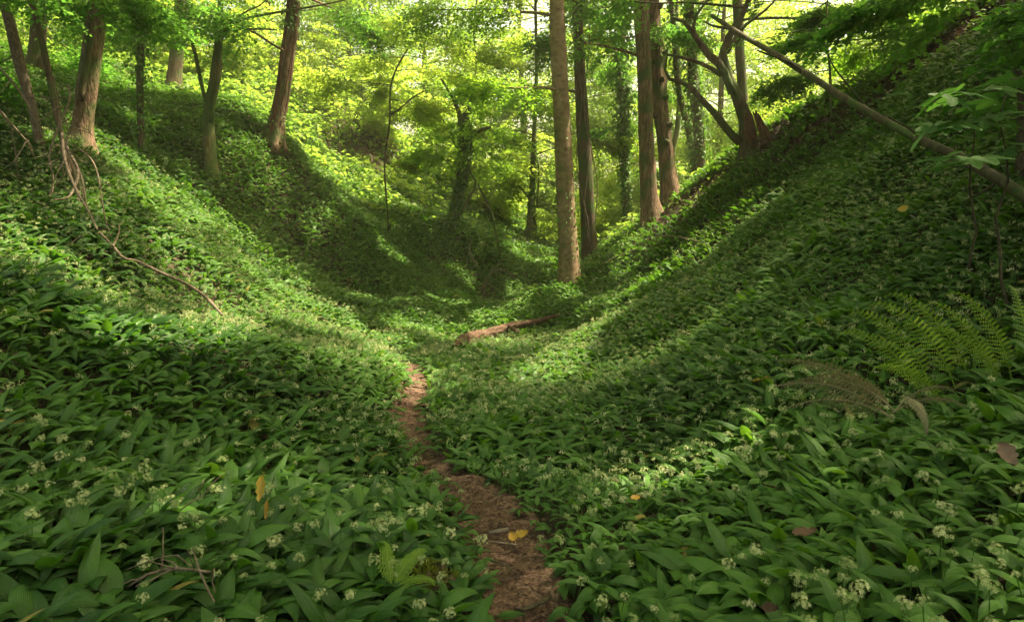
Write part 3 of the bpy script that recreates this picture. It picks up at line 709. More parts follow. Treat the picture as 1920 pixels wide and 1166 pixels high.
for k in range(16):
    px = 1398+k*2.0; p0 = W(px-6+rr.normal(0, 2), 205+rr.uniform(0, 14), 14.95); p1 = W(px+rr.normal(0, 3)-2+k*1.3, 268+rr.uniform(-6, 3), 14.7); tube(g, wander(p0, p1, 5, .03, rr), [.012, .028, .03, .03, .012], 5)
g.build('split_bark', M_redbark, TREES[-1], origin=np.array(TREES[-1].location))
tree('ivy_clad_tree', 'ivy-smothered upright trunk left of the spreading tree on the ridge', 'tree',
     [[(1312,322,26),(1310,250,22),(1300,150,20),(1292,0,18)]], 21, M_darkbark, [dict(z=7.5, nl=12, reach=3.4, leaf=.13, dens=5, rise=.3, scale=1.2, keep=.8)],
     ivy=[(3200, .10, .16, .0, .95)], crownmat=M_dark, sides=10)
tree('leaning_tree', 'thin ivy-wrapped trunk bending left behind the spreading tree', 'tree',
     [[(1308,310,14),(1294,260,13),(1280,200,13),(1270,150,12),(1262,40,10),(1258,0,9)]], 21.6, M_darkbark, [dict(z=7.5, nl=8, reach=2.4, leaf=.13, dens=5, rise=.3, scale=1.1, keep=.8)],
     ivy=[(1100, .10, .10, .0, .9)], crownmat=M_dark, sides=8)
tree('slender_tree', 'pale slender curved trunk in the bright gap right of the knotty trunk', 'tree',
     [[(1253,330,12),(1260,290,11),(1270,240,11),(1274,180,10),(1271,100,9),(1268,0,8)]], 24, M_mossbark, [dict(z=6.5, nl=9, reach=2.4, leaf=.13, dens=5, rise=.3, scale=1.1, keep=.8)], sides=8, flare=.1)
tree('background_tree', 'dim straight trunk rising directly behind the spreading tree on the right ridge', 'tree',
     [[(1398,262,22),(1393,180,20),(1386,80,19),(1382,0,18)]], 18.5, M_darkbark, [dict(z=6.8, **BIG)], crownmat=M_dark, sides=10)
# centre left: twisted ivy tree, slim one
tree('crooked_tree', 'crooked ivy-covered small tree with a low side branch at the middle of the far slope', 'tree',
     [[(846,432,22),(856,380,18),(868,320,22),(872,280,24),(872,240,24),(866,215,20)],
      [20.1,(872,262,14),(890,250,9),(905,242,8),(920,238,6)],
      [20,(880,215,9),(884,170,6),(893,120,4),(888,60,3),(894,0,3)],
      [20,(862,215,10),(852,190,7),(835,160,5),(815,130,4)],
      [19.8,(848,415,5),(868,395,6),(880,370,5),(893,345,5),(885,330,3),(874,300,3),(852,270,3),(830,225,3),(812,195,2),(780,180,2)],
      [19.8,(895,345,5),(908,370,5),(922,400,5),(930,440,4),(938,480,3)]],
     20, M_mossbark, [dict(z0=.45, nl=9, reach=1.7, leaf=.10, dens=6, rise=.6, scale=.75, keep=.6, gap=False)], ivy=[(1500, .08, .05, .0, .95)], extend=0, rough=.2, crownmat=M_beech, sides=10)
tree('slender_tree', 'slim mossy tree with a side twig in the dip left of the big smooth beech', 'tree',
     [[(996,422,22),(997,370,14),(1000,300,12),(1003,220,9),(1006,130,7),(1004,0,5)],
      [25,(996,378,5),(975,350,4),(955,335,3),(930,322,3)], [25,(1006,390,4),(1010,340,4),(1009,300,3)], [25,(1008,388,4),(1025,384,3),(1045,386,3)]],
     25, M_mossbark, [dict(z=3.5, nl=14, reach=2.4, leaf=.12, dens=6, rise=.35, scale=1, keep=.8, gap=False)], crownmat=M_bright, extend=4, sides=10, ivy=[(350, .09, .04, 0, .3)])
# left slope
tree('leaning_trunk_tree', 'thick reddish leaning trunk with a seam down its face, biggest on the left slope', 'tree',
     [[(152,272,46),(154,240,37),(160,190,37),(168,130,37),(177,70,37),(187,0,35)]], 11, M_rough,
     [dict(z=8.5, **BIG)], ivy=[(350, .05, .05, .2, .8)], flare=.25, rough=.13, fine=.07, crownmat=M_dark, sides=24, step=.12)
g = Geo(); P, R = pixline([(150,190,9),(158,140,10),(166,105,12),(170,70,12),(176,30,11),(182,0,10)], 10.78); tube(g, resample(P, .12)[0], .05, 8, .3, 4, fine=.2); g.build('burr_seam', M_darkbark, TREES[-1], origin=np.array(TREES[-1].location))
tree('ivy_clad_tree', 'slender trunk veiled in loose ivy, right of the thick leaning trunk on the left slope', 'tree',
     [[(263,245,12),(262,180,13),(264,90,13),(268,0,12)]], 13, M_darkbark, [dict(z=7.0, nl=10, reach=3.0, leaf=.11, dens=5, rise=.3, scale=1.1, keep=.8)], ivy=[(1700, .065, .17, .0, .75), (500, .07, .3, .15, .6)], crownmat=M_dark, sides=10)
tree('straight_tree', 'short-looking brown trunk high on the crest of the left slope', 'tree',
     [[(324,170,34),(328,130,27),(334,70,27),(341,0,26)]], 20, M_darkbark, [dict(z=8.6, **BIG)], crownmat=M_beech)
tree('forked_tree', 'mossy forked young tree with long side branches on the left slope', 'tree',
     [[(390,248,28),(392,210,20),(400,160,18),(408,90,14),(411,40,12),(413,0,10)],
      [14,(388,196,8),(378,160,8),(368,110,8),(358,70,7),(345,30,7),(338,0,6)],
      [13.9,(394,230,9),(404,180,8),(413,130,8),(412,90,8),(418,62,8),(440,42,7),(475,32,5),(530,22,5),(590,12,4)],
      [13.9,(420,58,6),(450,56,4),(490,55,4),(520,57,3)],
      [13.9,(412,70,6),(396,52,4),(372,38,3),(350,28,2)],
      [13.8,(432,46,6),(455,25,4),(480,15,3),(500,0,3)]],
     14, M_mossbark, [dict(z=4.8, nl=8, reach=2.4, leaf=.08, dens=6, rise=.2, scale=.85, keep=.8, gap=False), dict(z=6.8, nl=10, reach=3.2, leaf=.11, dens=5, rise=.3, scale=1.1)], extend=5, sides=12, crownmat=M_dark, rough=.12)
rs, QS, RS, bS = tree('stringy_bark_tree', 'reddish-brown trunk wrapped in old ropy ivy stems, at the middle of the left slope', 'tree',
     [[(514,262,38),(520,225,31),(530,170,28),(538,110,28),(546,60,26),(552,0,25)]], 16, M_rough,
     [dict(z=8.2, **BIG), dict(z=5.0, nl=8, reach=3.0, leaf=.085, dens=6, rise=.1, scale=1.0, droop=.22, gap=False)], ivy=[(700, .07, .15, .24, .5), (140, .06, .04, 0, .08)], rough=.16, fine=.14, crownmat=M_dark)
for k in range(6):
    i1 = int(len(QS)*.5); t = np.arange(0, i1); a = -1.57+np.sin(t*.25+k*1.3)*.5+(k-2.5)*.33
    P = QS[:i1]+np.c_[np.cos(a), np.sin(a), a*0]*(RS[:i1]*1.0)[:, None]; g = Geo(); tube(g, P, .024, 6, .3, k); g.build('ivy_stem', M_redbark, rs, origin=bS)
tree('broken_tree', 'pale broken leaning stem at the far left edge', 'tree', [[(76,262,18),(62,205,18),(48,160,20),(34,110,22),(20,50,20),(6,0,16)]], 9.5, M_twig, [dict(z=6.0, nl=5, reach=2.0, leaf=.09, dens=6, rise=.2, scale=.9), dict(z=3.6, nl=6, reach=1.6, leaf=.07, dens=8, rise=.05, scale=.75, gap=False)], extend=2, flare=.1, sides=10, crownmat=M_dark)
tree('leaning_tree', 'thin brown stem leaning left between the far left edge and the thick leaning trunk', 'tree', [[(165,400,12),(140,330,13),(120,270,13),(103,200,13),(88,120,12),(66,30,11),(55,0,10)]], 8.6, M_darkbark,
     [dict(z=4.2, nl=10, reach=1.7, leaf=.07, dens=9, rise=.1, scale=.75, gap=False)], extend=2, flare=.1, sides=9, crownmat=M_dark)
tree('background_tree', 'dark upright trunk at the top left corner behind the broken stem', 'tree', [[(62,190,28),(68,100,28),(72,0,28)]], 15, M_darkbark, [dict(z=8, **BIG), dict(z=5.2, nl=9, reach=2.6, leaf=.09, dens=7, rise=.1, scale=1, gap=False)], sides=10, crownmat=M_dark)
# sapling in front of the far slope
tree('sapling', 'thin dark sapling stem in front of the bright far slope', 'sapling',
     [[(728,436,3),(727,400,3),(722,340,4),(722,290,4),(731,230,4),(732,165,4),(748,120,4),(780,70,3),(810,35,2)], [18.3,(733,215,4),(755,200,3),(775,182,3),(800,170,2)], [18.3,(728,430,3),(735,415,2),(748,405,2)]],
     18.4, M_darktwig, [dict(z0=.55, nl=8, reach=1.9, leaf=.085, dens=6, rise=.15, scale=.85, gap=False), dict(z0=.03, nl=4, reach=.7, leaf=.08, dens=12, rise=.3, scale=.5, gap=False)], extend=0, flare=0, sides=6, crownmat=M_bright)
tree('sapling', 'spindly sapling with drooping sprays on the right ridge below the leaning pole', 'sapling',
     [[(1560,200,5),(1556,130,5),(1548,60,4),(1552,0,3)]], 13.5, M_mossbark, [dict(z0=.25, nl=14, reach=1.5, leaf=.08, dens=8, rise=.15, scale=.7, gap=False)], extend=2, flare=0, sides=6, crownmat=M_dark)
tree('sapling', 'thin leafy sapling on the crest right of the spindly one', 'sapling',
     [[(1665,130,5),(1650,70,5),(1640,0,4)]], 14.5, M_mossbark, [dict(z0=.2, nl=14, reach=1.6, leaf=.08, dens=8, rise=.15, scale=.7, gap=False)], extend=2, flare=0, sides=6, crownmat=M_beech)
tree('hazel_tree', 'dark twiggy stem leaning in at the top right corner', 'tree',
     [[(1925,230,22),(1916,170,16),(1902,115,13),(1890,60,12),(1880,0,10)], [6.0,(1905,120,6),(1915,60,6),(1930,0,5)]],
     6.0, M_darktwig, [dict(z0=.3, nl=12, reach=1.3, leaf=.075, dens=9, rise=.2, scale=.6, gap=False)], extend=2.5, flare=.1, sides=8, crownmat=M_dark)

# ---- trees that close the wood behind, each a thing; crowns are shared between copies
def bg_proto(kind, r, hgt, reach, leaf, mat, nl, low, label):
    root = empty('background_tree', (0, 0, 0), label, 'tree', 'trees closing the wood behind')
    P = np.array([[0, 0, -.4], [.1, .05, hgt*.3], [-.1, .1, hgt*.65], [.1, 0, hgt]]); Q, t = resample(P, .6); R = np.interp(t, [0, 1], [.19, .04])
    g = Geo(); tube(g, Q, R, 9, .1, kind, .4, fine=.05); g.build('trunk', M_mossbark if kind % 2 else M_darkbark, root)
    gl = Geo(); gb = Geo(); limb_tree(gl, gb, Q, .2, low, nl, reach, leaf, r, rise=.35, dens=2.8, keep=.5, scale=1.5, droop=.15, gap=None)
    gl.build('branches', M_darkbark, root); gb.build('crown', mat, root, smooth=False)
    return root
def copy_tree(o):
    c = o.copy(); COL.objects.link(c)
    for ch in o.children:
        d = ch.copy(); COL.objects.link(d); d.parent = c
    return c
LAB = ['broad yellow-green tree', 'tall mid-green tree', 'leafy bright green tree', 'low-branched pale green tree']
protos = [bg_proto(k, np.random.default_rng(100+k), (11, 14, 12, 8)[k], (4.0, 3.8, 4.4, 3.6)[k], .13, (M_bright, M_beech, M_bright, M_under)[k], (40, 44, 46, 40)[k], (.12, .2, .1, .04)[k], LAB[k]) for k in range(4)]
BG = [(-26,30),(-21,25),(-19,34),(-15,29),(-13,38),(-9.5,31),(-8,43),(-4.5,36),(-2,47),(0.5,38),(2.4,36),(4.5,44),(7,37),(8.5,28.5),(11,34),(12,45),(14,29),(17,36),(19,24),(22,31),(26,40),(-24,44),(-17,50),(-5,56),(7,56),(18,50),(29,28),(-30,38),(-20,19),(-7.6,33)]
WHERE = {}
for n_, (x_, y_) in enumerate(sorted(BG, key=lambda p: p[1])):
    k = [1, 0, 2, 3, 0, 1, 3, 2][n_ % 8]
    if (x_, y_) in ((-7.6,33),): k = 3
    used = WHERE.get(k, 0); o = protos[k] if used == 0 else copy_tree(protos[k]); WHERE[k] = used+1
    o.location = (x_, y_, H1(x_, y_)); o.rotation_euler = (0, 0, rng.uniform(0, 6.3)); s_ = rng.uniform(.85, 1.2); o.scale = (s_, s_, s_*rng.uniform(.9, 1.1))
    px = 960+x_/y_*FPX; o['bgpx'] = float(px)
    side = 'beyond the left frame edge' if px < 0 else 'beyond the right frame edge' if px > 1920 else ('behind the left slope' if px < 520 else 'behind the bright far slope' if px < 830 else 'in the gap behind the crooked tree' if px < 1020 else 'behind the centre trunks' if px < 1180 else 'behind the pair of trunks' if px < 1340 else 'behind the right ridge')
    dist = 'nearest' if y_ < 27 else 'midway' if y_ < 37 else 'far' if y_ < 46 else 'farthest'
    o['label'] = f"{LAB[k]} {side}, {dist} row"; o['category'] = 'tree'; o['group'] = 'trees closing the wood behind'
# shrubs under them
def shrub_proto(k, r, mat, rad, leaf):
    root = empty('shrub', (0, 0, 0), 'shrub', 'shrub', 'bright shrubs under the far trees'); gl = Geo(); pos = []; aa = []
    for q in range(16):
        a = r.uniform(0, 6.3); R = rad*r.uniform(.5, 1); hh = rad*r.uniform(.4, 1.5)
        L = wander((0, 0, -.1), (math.cos(a)*R, math.sin(a)*R, hh), 6, .08, r); tube(gl, L, np.linspace(.02, .005, 6), 4, cap=False)
        for t in (.35, .55, .75, .95, 1): pos.append(L[int(t*5)]+r.normal(0, .1, 3)); aa.append(a+r.normal(0, .8))
    gb = Geo(); add_sprays(gb, np.array(pos), np.array(aa), r.uniform(.6, 1.1, len(pos)), leaf, .25, .6, None)
    gl.build('stems', M_mossbark, root); gb.build('foliage', mat, root, smooth=False); return root
sp = [shrub_proto(0, np.random.default_rng(5), M_bright, 1.7, .13), shrub_proto(1, np.random.default_rng(6), M_under, 1.5, .12)]
SH = [(-9.5,29.5),(-7.5,30.5),(-4.8,31),(-2.6,30),(-1.2,26.5),(.6,31),(2.2,25.5),(3.6,27),(2.9,30.5),(4.9,25.5),(6.4,27),(7.8,25),(5.6,31),(9.5,26),(-11,24.5),(-13,25),(11,22),(8.6,33),(-.3,34),(12.5,25),(-5.8,25.5),(-15,22),(9.6,21)]
for n_, (x_, y_) in enumerate(SH):
    k = n_ % 2; o = sp[k] if n_ < 2 else copy_tree(sp[k]); o.location = (x_, y_, H1(x_, y_)); o.rotation_euler = (0, 0, rng.uniform(0, 6.3)); s_ = rng.uniform(.8, 1.25); o.scale = (s_, s_, s_)
    px = 960+x_/y_*FPX
    side = ('on the left crest' if px < 520 else 'on top of the bright far slope' if px < 830 else 'in the dip right of the crooked tree' if px < 1040 else 'between the centre trunks' if px < 1200 else 'in the gap beside the pair of trunks' if px < 1330 else 'behind the right ridge')
    o['label'] = f"{['yellow-green', 'mid green'][k]} shrub {side}, {'front' if y_ < 26 else 'middle' if y_ < 30.2 else 'back'} one"; o['group'] = 'bright shrubs under the far trees'
by_label = {}
for o in list(COL.objects):
    if o.parent is None and o.get('group') in ('trees closing the wood behind', 'bright shrubs under the far trees'): by_label.setdefault(o['label'], []).append(o)
for lb, os_ in by_label.items():
    if len(os_) > 1:
        os_.sort(key=lambda o: o.location.x/max(1, o.location.y))
        names = {2: ['left of two', 'right of two'], 3: ['leftmost of three', 'middle of three', 'rightmost of three']}.get(len(os_)) or [f'number {i+1} from the left' for i in range(len(os_))]
        for o, nm in zip(os_, names): o['label'] = f"{lb}, {nm}"
# unseen trees added beside and behind the camera so their crowns shade the banks
OFF = {(7.5,1.5): 'tall unseen beech added for shade on the right bank beside the camera', (-7.5,0.5): 'tall unseen beech added for shade on the left bank beside the camera', (12.5,7): 'tall unseen beech added for shade high on the right bank beyond the frame edge', (4.5,-4): 'tall unseen beech added for shade behind the camera on the right', (-4,-6): 'tall unseen beech added for shade behind the camera on the left', (13,0): 'tall unseen beech added for shade highest on the right bank, behind the nearer beech', (-12,6): 'tall unseen beech added for shade up the left bank beyond the frame edge'}
for (x_, y_, hh) in ((7.5,1.5,9.5),(-7.5,0.5,9),(12.5,7,8),(4.5,-4,10),(-4,-6,9),(13,0,7),(-12,6,8)):
    r = np.random.default_rng(int(x_*10+300)); z_ = H1(x_, y_)
    root = empty('beech_tree', (x_, y_, z_), OFF[(x_, y_)], 'tree', 'unseen trees added to shade the banks')
    P = np.array([[x_, y_, z_-.3], [x_+.1, y_, z_+hh*.5], [x_-.1, y_+.1, z_+hh]]); Q, t = resample(P, .4)
    g = Geo(); tube(g, Q, np.interp(t, [0, 1], [.24, .07]), 12, .08, 3, .4); g.build('trunk', M_beechbark, root, origin=(x_, y_, z_))
    HOSTS.append((root, Q, .24, np.array([x_, y_, z_]), M_beechbark, M_dark))
# unseen canopy added to shade the ground along the sun line, shared among trees
def cover(x, y):
    c = np.full(np.shape(x), .96)
    c = c+.14*np.clip((x-1.5)/2.5, 0, 1)*np.clip((9-y)/3, 0, 1)      # the right bank is deepest in shade
    c = c+.10*np.exp(-(((x+2.2)/1.6)**2+((y-3.8)/1.4)**2))
    c = c-.2*np.clip((y-9)/4, 0, 1)-.05*((x > -3.5) & (x < 2.2) & (y > 15) & (y < 23))-.3*np.exp(-(((x-1.3)/1.1)**2+((y-6.5)/2.4)**2))-.3*np.exp(-(((x+2.6)/1.5)**2+((y-7.6)/1.3)**2))
    return c
rc = np.random.default_rng(99)
X, Y = np.meshgrid(np.arange(-15, 12, .68), np.arange(-3, 23.5, .68)); X = X.ravel()+rc.uniform(-.5, .5, X.size); Y = Y.ravel()+rc.uniform(-.5, .5, Y.size)
hz0 = bil(X, Y); zt = np.maximum(hz0+8.5, 9.0+.12*np.clip(Y-8, 0, 99))+rc.uniform(0, 2.5, X.size); tt = (zt-hz0)/SUN_DIR[2]
TP = np.c_[X+SUN_DIR[0]*tt, Y+SUN_DIR[1]*tt, zt]; CV = cover(X, Y)
host_use = [h for h in HOSTS if h[1][-1][2]-h[3][2] > 7 or h[3][2]+7 < h[1][-1][2]]
own = np.argmin(np.array([np.hypot(TP[:, 0]-h[1][-1][0], TP[:, 1]-h[1][-1][1]) for h in host_use]), 0)
for q, (root, Q, r0, base, mt_, cm_) in enumerate(host_use):
    k = np.nonzero(own == q)[0]
    if not len(k): continue
    c = Q[int(len(Q)*.8)]; ang = np.arctan2(TP[k, 1]-c[1], TP[k, 0]-c[0]); sec = ((ang+math.pi)/(2*math.pi)*9).astype(int) % 9; g = Geo()
    for s_ in range(9):
        m = k[sec == s_]
        if not len(m): continue
        far = m[np.argmax(np.hypot(TP[m, 0]-c[0], TP[m, 1]-c[1]))]; st_ = Q[int(len(Q)*rc.uniform(.6, .85))]
        L = wander(st_, TP[far], 8, .05, rc); gl_ = Geo(); tube(gl_, L, np.linspace(.06, .012, 8), 5, cap=False)
        for t_ in m:
            n_ = L[np.argmin(((L-TP[t_])**2).sum(1))]
            if np.linalg.norm(n_-TP[t_]) > .1: tube(gl_, wander(n_, TP[t_], 4, .05, rc), np.linspace(.014, .005, 4), 4, cap=False)
        gl_.build('branch', mt_, root, origin=base)
    for t_ in np.r_[k, [a_ for a_ in k if (-4.5 < X[a_] < -.2 and 1.2 < Y[a_] < 5.6) or (X[a_] > 2.6 and Y[a_] < 10.5)]].astype(int):
        add_sprays(g, TP[t_][None]-np.array([[rc.uniform(.4, 1.0), rc.uniform(-.3, .3), 0]]), np.array([rc.uniform(-.5, .5)]), np.array([1.35]), .14, .05, float(min(1, CV[t_]*1.2)), True)
    g.build('foliage', cm_, root, origin=base, smooth=False)

# ------------------------------------------------------------------ dead wood
def branch(name, label, cat, lines, mat, group=None, rough=.12, sides=8, step=.06, twigs=0, seedv=1, cap=True):
    """lines: pixel polylines (distance at start, distance at end, points); the first is the main stem, others are child branchlets"""
    r = np.random.default_rng(seedv); root = None; base = None
    for n_, (d0, d1, pts) in enumerate(lines):
        P, R = pixline(pts, d0, d1); Q, t = resample(P, step); RR = np.interp(t, np.linspace(0, 1, len(R)), R)
        g = Geo(); 
        if root is None: base = Q[0].copy()
        tube(g, Q, RR, sides, rough, r.integers(1, 90), fine=rough*.6, cap=cap)
        if root is None:
            root = g.build(name, mat, None, loc=base, origin=base); tag(root, label, cat, group); Q0 = Q; R0 = RR
        else: g.build('branchlet', mat, root, origin=base)
    for k in range(twigs):
        i = r.integers(1, len(Q0)-1); a = Q0[i]; b = a+r.normal(0, 1, 3)*np.array([1, .5, .8])*.035*a[1]; g = Geo(); tube(g, wander(a, b, 6, .12, r), np.linspace(max(.004, R0[i]*.35), .002, 6), 4, cap=False); g.build('twig', mat, root, origin=base)
    return root
branch('leaning_pole', 'long thin fallen trunk leaning diagonally across the right slope', 'fallen tree',
       [(12, 4.75, [(1335,30,8),(1400,72,10),(1450,100,11),(1530,150,13),(1610,200,14),(1700,250,16),(1790,292,19),(1870,335,21),(1935,378,24)]),
        (11.4, 11.8, [(1390,68,8),(1370,55,6),(1340,50,5),(1322,42,3)]),
        (8.5, 8.3, [(1625,205,6),(1590,160,4),(1560,120,3),(1545,80,3)]),
        (9.6, 9.2, [(1520,145,6),(1480,118,5),(1420,95,3)]),
        (7.0, 6.6, [(1720,255,4),(1700,238,3),(1665,220,2)])], M_pole, rough=.1, sides=14, step=.08, twigs=5, seedv=9)
def fit_ground(pts, off):
    """points of the photograph laid on the land at a given height"""
    out = []
    for px, py, w in pts:
        p = hit(px, py, off); out.append((p, w/2/FPX*p[1]))
    return np.array([o[0] for o in out]), np.array([o[1] for o in out])
def lying(name, label, cat, pts, off, mat, group=None, sides=8, rough=.15, step=.05, kids=(), seedv=2, squash=None):
    P, R = fit_ground(pts, off); Q, t = resample(P, step); RR = np.interp(t, np.linspace(0, 1, len(R)), R); g = Geo(); tube(g, Q, RR, sides, rough, seedv, fine=.3 if name == 'fallen_log' else rough*.7)
    base = Q[0].copy(); o = g.build(name, mat, None, loc=base, origin=base); tag(o, label, cat, group)
    for kp in kids:
        P, R = fit_ground(kp, off*1.05); Q, t = resample(P, step); g = Geo(); tube(g, Q, np.interp(t, np.linspace(0, 1, len(R)), R), 6, rough, seedv+3, fine=.1); g.build('branchlet', mat, o, origin=base)
    return o
lying('fallen_log', 'split reddish-brown rotten log lying across the valley floor', 'log',
      [(852,647,6),(872,638,14),(905,628,19),(940,617,20),(965,610,19),(1000,604,17),(1025,597,13),(1048,590,5)], .24, M_log, sides=22, rough=.12, step=.05, kids=[[(955,612,9),(972,622,6)]])
lying('fallen_branch', 'long thin brown fallen branch bowing down over the garlic on the left slope', 'branch',
      [(186,435,4),(212,462,5),(232,484,6),(258,490,6),(300,510,6),(345,530,6),(380,552,6),(400,572,5),(416,590,4)], .30, M_twig, kids=[[(212,462,4),(222,440,3),(224,420,2)]])
dbl = 'grey dead branches hung on the left slope'
branch('dead_branch', 'S-shaped bare grey branch hooking left under the thick leaning trunk', 'branch', [(8.2,7.9,[(126,158,3),(131,185,4),(112,232,4),(98,270,4),(92,300,4),(100,335,3),(90,372,2)]), (8.0,7.9,[(100,350,3),(96,366,3),(80,378,2)])], M_twig, dbl, seedv=11)
branch('dead_branch', 'thick kinked bare branch with an elbow below the foot of the thick leaning trunk', 'branch', [(8.6,7.6,[(118,262,5),(132,290,6),(146,318,6),(142,345,6),(128,370,5),(100,375,3)]), (8.3,8.0,[(132,290,5),(152,330,4),(165,400,3)])], M_twig, dbl, seedv=12)
branch('dead_branch', 'long thin bare twig running down from the thick trunk to the long fallen branch', 'branch', [(8.6,7.8,[(150,280,3),(172,300,3),(184,330,3),(192,380,3),(200,420,3),(218,470,3)]), (8.3,8.0,[(184,335,2),(200,345,2),(213,352,2)])], M_twig, dbl, seedv=13)
branch('dead_branch', 'straight bare stick crossing the far left edge from upper left', 'branch', [(8.0,8.2,[(-10,118,4),(20,150,4),(45,185,4),(65,220,3),(80,255,3)]), (8,7.9,[(20,150,3),(10,165,2),(-6,175,2)])], M_twig, dbl, seedv=14)
branch('dead_branch', 'forked bare twig low at the far left edge', 'branch', [(7.2,7.4,[(-8,198,4),(15,225,4),(32,245,4),(50,265,3),(63,280,2)]), (7.3,7.2,[(50,265,3),(35,290,2),(20,310,2)]), (7.3,7.4,[(51,262,3),(66,296,2),(88,288,2)])], M_twig, dbl, seedv=15)
branch('dead_branch', 'thin bare twig arching over the kinked branch at left', 'branch', [(8.0,8.4,[(66,235,2),(90,215,2),(120,200,2),(150,235,2),(170,246,2)]), (8.2,8.3,[(110,232,2),(128,225,2),(143,200,2)])], M_twig, dbl, seedv=16)
branch('dead_branch', 'brown stem lying steeply downhill below the thick leaning trunk', 'branch', [(8.2,7.0,[(116,250,6),(122,300,6),(140,350,6),(165,395,5),(182,430,4)]), (8.0,7.8,[(122,300,3),(105,330,2),(108,345,2)])], M_twig, dbl, seedv=17, twigs=8)
for k_, (lb_, ln_) in enumerate((('fine twig crossing level in front of the thick leaning trunk foot', [(48,182,2),(90,184,2),(130,184,2),(150,185,1)]),
        ('slender twig rising from the elbow of the kinked branch', [(123,220,2),(128,250,2),(120,282,2),(118,298,1)]),
        ('fine twig slanting right across the foot of the thick leaning trunk', [(114,228,2),(140,240,2),(168,250,2),(175,255,1)]),
        ('long fine stem running parallel below the brown downhill stem', [(100,140,2),(112,200,3),(118,260,3),(135,330,3),(155,400,2)]),
        ('thin curved twig hanging low among the leaves at the far left', [(0,210,2),(20,240,2),(28,280,2),(34,330,2),(60,350,1)]),
        ('twig looping down right of the S-shaped branch', [(128,262,2),(116,300,2),(118,330,2),(104,352,2),(85,374,1)]))):
    branch('dead_branch', lb_, 'branch', [(8.5-.1*k_, 8.2, ln_)], M_twig, dbl, seedv=60+k_, twigs=4)
lying('fallen_stick', 'pale thin stick lying on the ridge slope below the dark straight trunk', 'stick', [(1128,497,4),(1150,485,4),(1172,476,4),(1190,468,3)], .15, M_twig, 'sticks on the right slope')
lying('fallen_stick', 'slim twig lying on the right slope below the pair of trunks', 'stick', [(1240,442,3),(1275,445,3),(1305,452,3),(1325,458,2)], .18, M_twig, 'sticks on the right slope')
branch('bramble_stem', 'arching tangle of dead bramble stems in the dark valley bottom', 'dead stems', [(16.5,16.8,[(905,560,3),(915,520,3),(940,505,3),(965,520,2)]), (16.4,16.8,[(900,545,3),(930,500,3),(950,480,2)]), (16.4,16.8,[(895,500,3),(880,470,3),(885,450,2)])], M_twig, twigs=14, seedv=21)
# twigs close by
branch('twiggy_branch', 'mossy forked dead twig caught on the leaves at the lower left', 'twig',
       [(2.25, 2.15, [(232,1106,5),(262,1085,6),(285,1073,8),(330,1065,8),(365,1068,6),(395,1072,5)]),
        (2.2,2.1,[(362,1030,3),(370,1058,5),(382,1090,5),(398,1120,5),(402,1128,4)]), (2.2,2.15,[(235,1068,2),(280,1052,3),(310,1042,3),(345,1042,3),(360,1062,3)]),
        (2.2,2.15,[(402,1065,3),(398,1090,3),(404,1110,3)]), (2.2,2.15,[(365,1068,3),(352,1030,2)])], M_twig, seedv=31, twigs=5)
branch('dead_stalk', 'bent pale dry stalk poking up from the leaves left of centre', 'stalk', [(2.75,2.8,[(270,1042,3),(300,1005,4),(325,970,4),(350,945,3),(378,932,3),(392,912,2),(418,888,2)]), (2.8,2.8,[(376,932,2),(374,915,2),(382,900,2)])], M_twig, seedv=32)
def at_ground(px, py, off): p = hit(px, py, off); return p
sg = 'sticks lying on the path'
lying('stick', 'dark stout stick lying aslant on the path nearest the camera', 'stick', [(972,1146,6),(990,1140,9),(1012,1130,9),(1032,1118,9)], .035, M_darktwig, sg, kids=[[(990,1141,6),(975,1140,6),(965,1142,4)]])
lying('stick', 'short thick stub of wood lying across the path beyond the yellow leaves', 'stick', [(918,998,7),(935,996,9),(955,992,8)], .03, M_twig, sg)
lying('stick', 'thin straight twig lying across the middle of the path', 'stick', [(915,1014,3),(940,1017,3),(968,1021,3)], .03, M_twig, sg)
lying('stick', 'thin curved twig at the left edge of the path', 'stick', [(920,1050,3),(945,1058,3),(962,1070,2)], .03, M_darktwig, sg)

# ------------------------------------------------------------------ single dead and yellow leaves
def crumpled_leaf(r, L, wide, curl):
    n, m = 12, 6; s_ = np.linspace(0, 1, n); V = []
    for i in range(n):
        w = wide*(math.sin(math.pi*s_[i]**.8)**.75)*(1+.18*math.sin(i*2.1+r.uniform(0, 1)))+.004
        for u in np.linspace(-1, 1, m):
            V.append(((s_[i]-.5), u*w, curl*.55*abs(u)**1.5*wide+curl*.35*(s_[i]-.5)**2*2*(1 if s_[i] > .5 else -.4)+.05*curl*math.sin(i*1.7+u*3)+r.normal(0, .012)))
    i = (np.arange(n-1)[:, None]*m+np.arange(m-1)[None]).ravel(); return np.array(V)*L, [np.stack([i, i+m, i+m+1, i+1], -1)]
def lone_leaf(name, label, cat, px, py, off, L, mat, az, tilt, roll, tone=.5, group=None, wide=.36, curl=.5, seedv=1):
    r = np.random.default_rng(seedv); V, F = crumpled_leaf(r, L, wide, curl); p = hit(px, py, off)
    M = rots(np.array([az]), np.array([tilt]), np.array([roll]))[0]; V = V@M.T; s = V.shape[0]
    g = Geo(); g.add(V, F, tone); o = g.build(name, mat, None, loc=p); tag(o, label, cat, group)
    st = Geo(); a = V[2]; d = (V[2]-V[14])*.8; tube(st, [a, a+d*.5, a+d*1.1+np.array([0, 0, -.004])], .0013, 4); st.build('leaf_stalk', mat, o)
    return o
lone_leaf('yellow_leaf', 'bright yellow withered leaf hanging upright among garlic leaves left of the path', 'leaf', 490, 915, .30, .12, M_yellow, -1.4, -1.1, .5, .8, wide=.2)
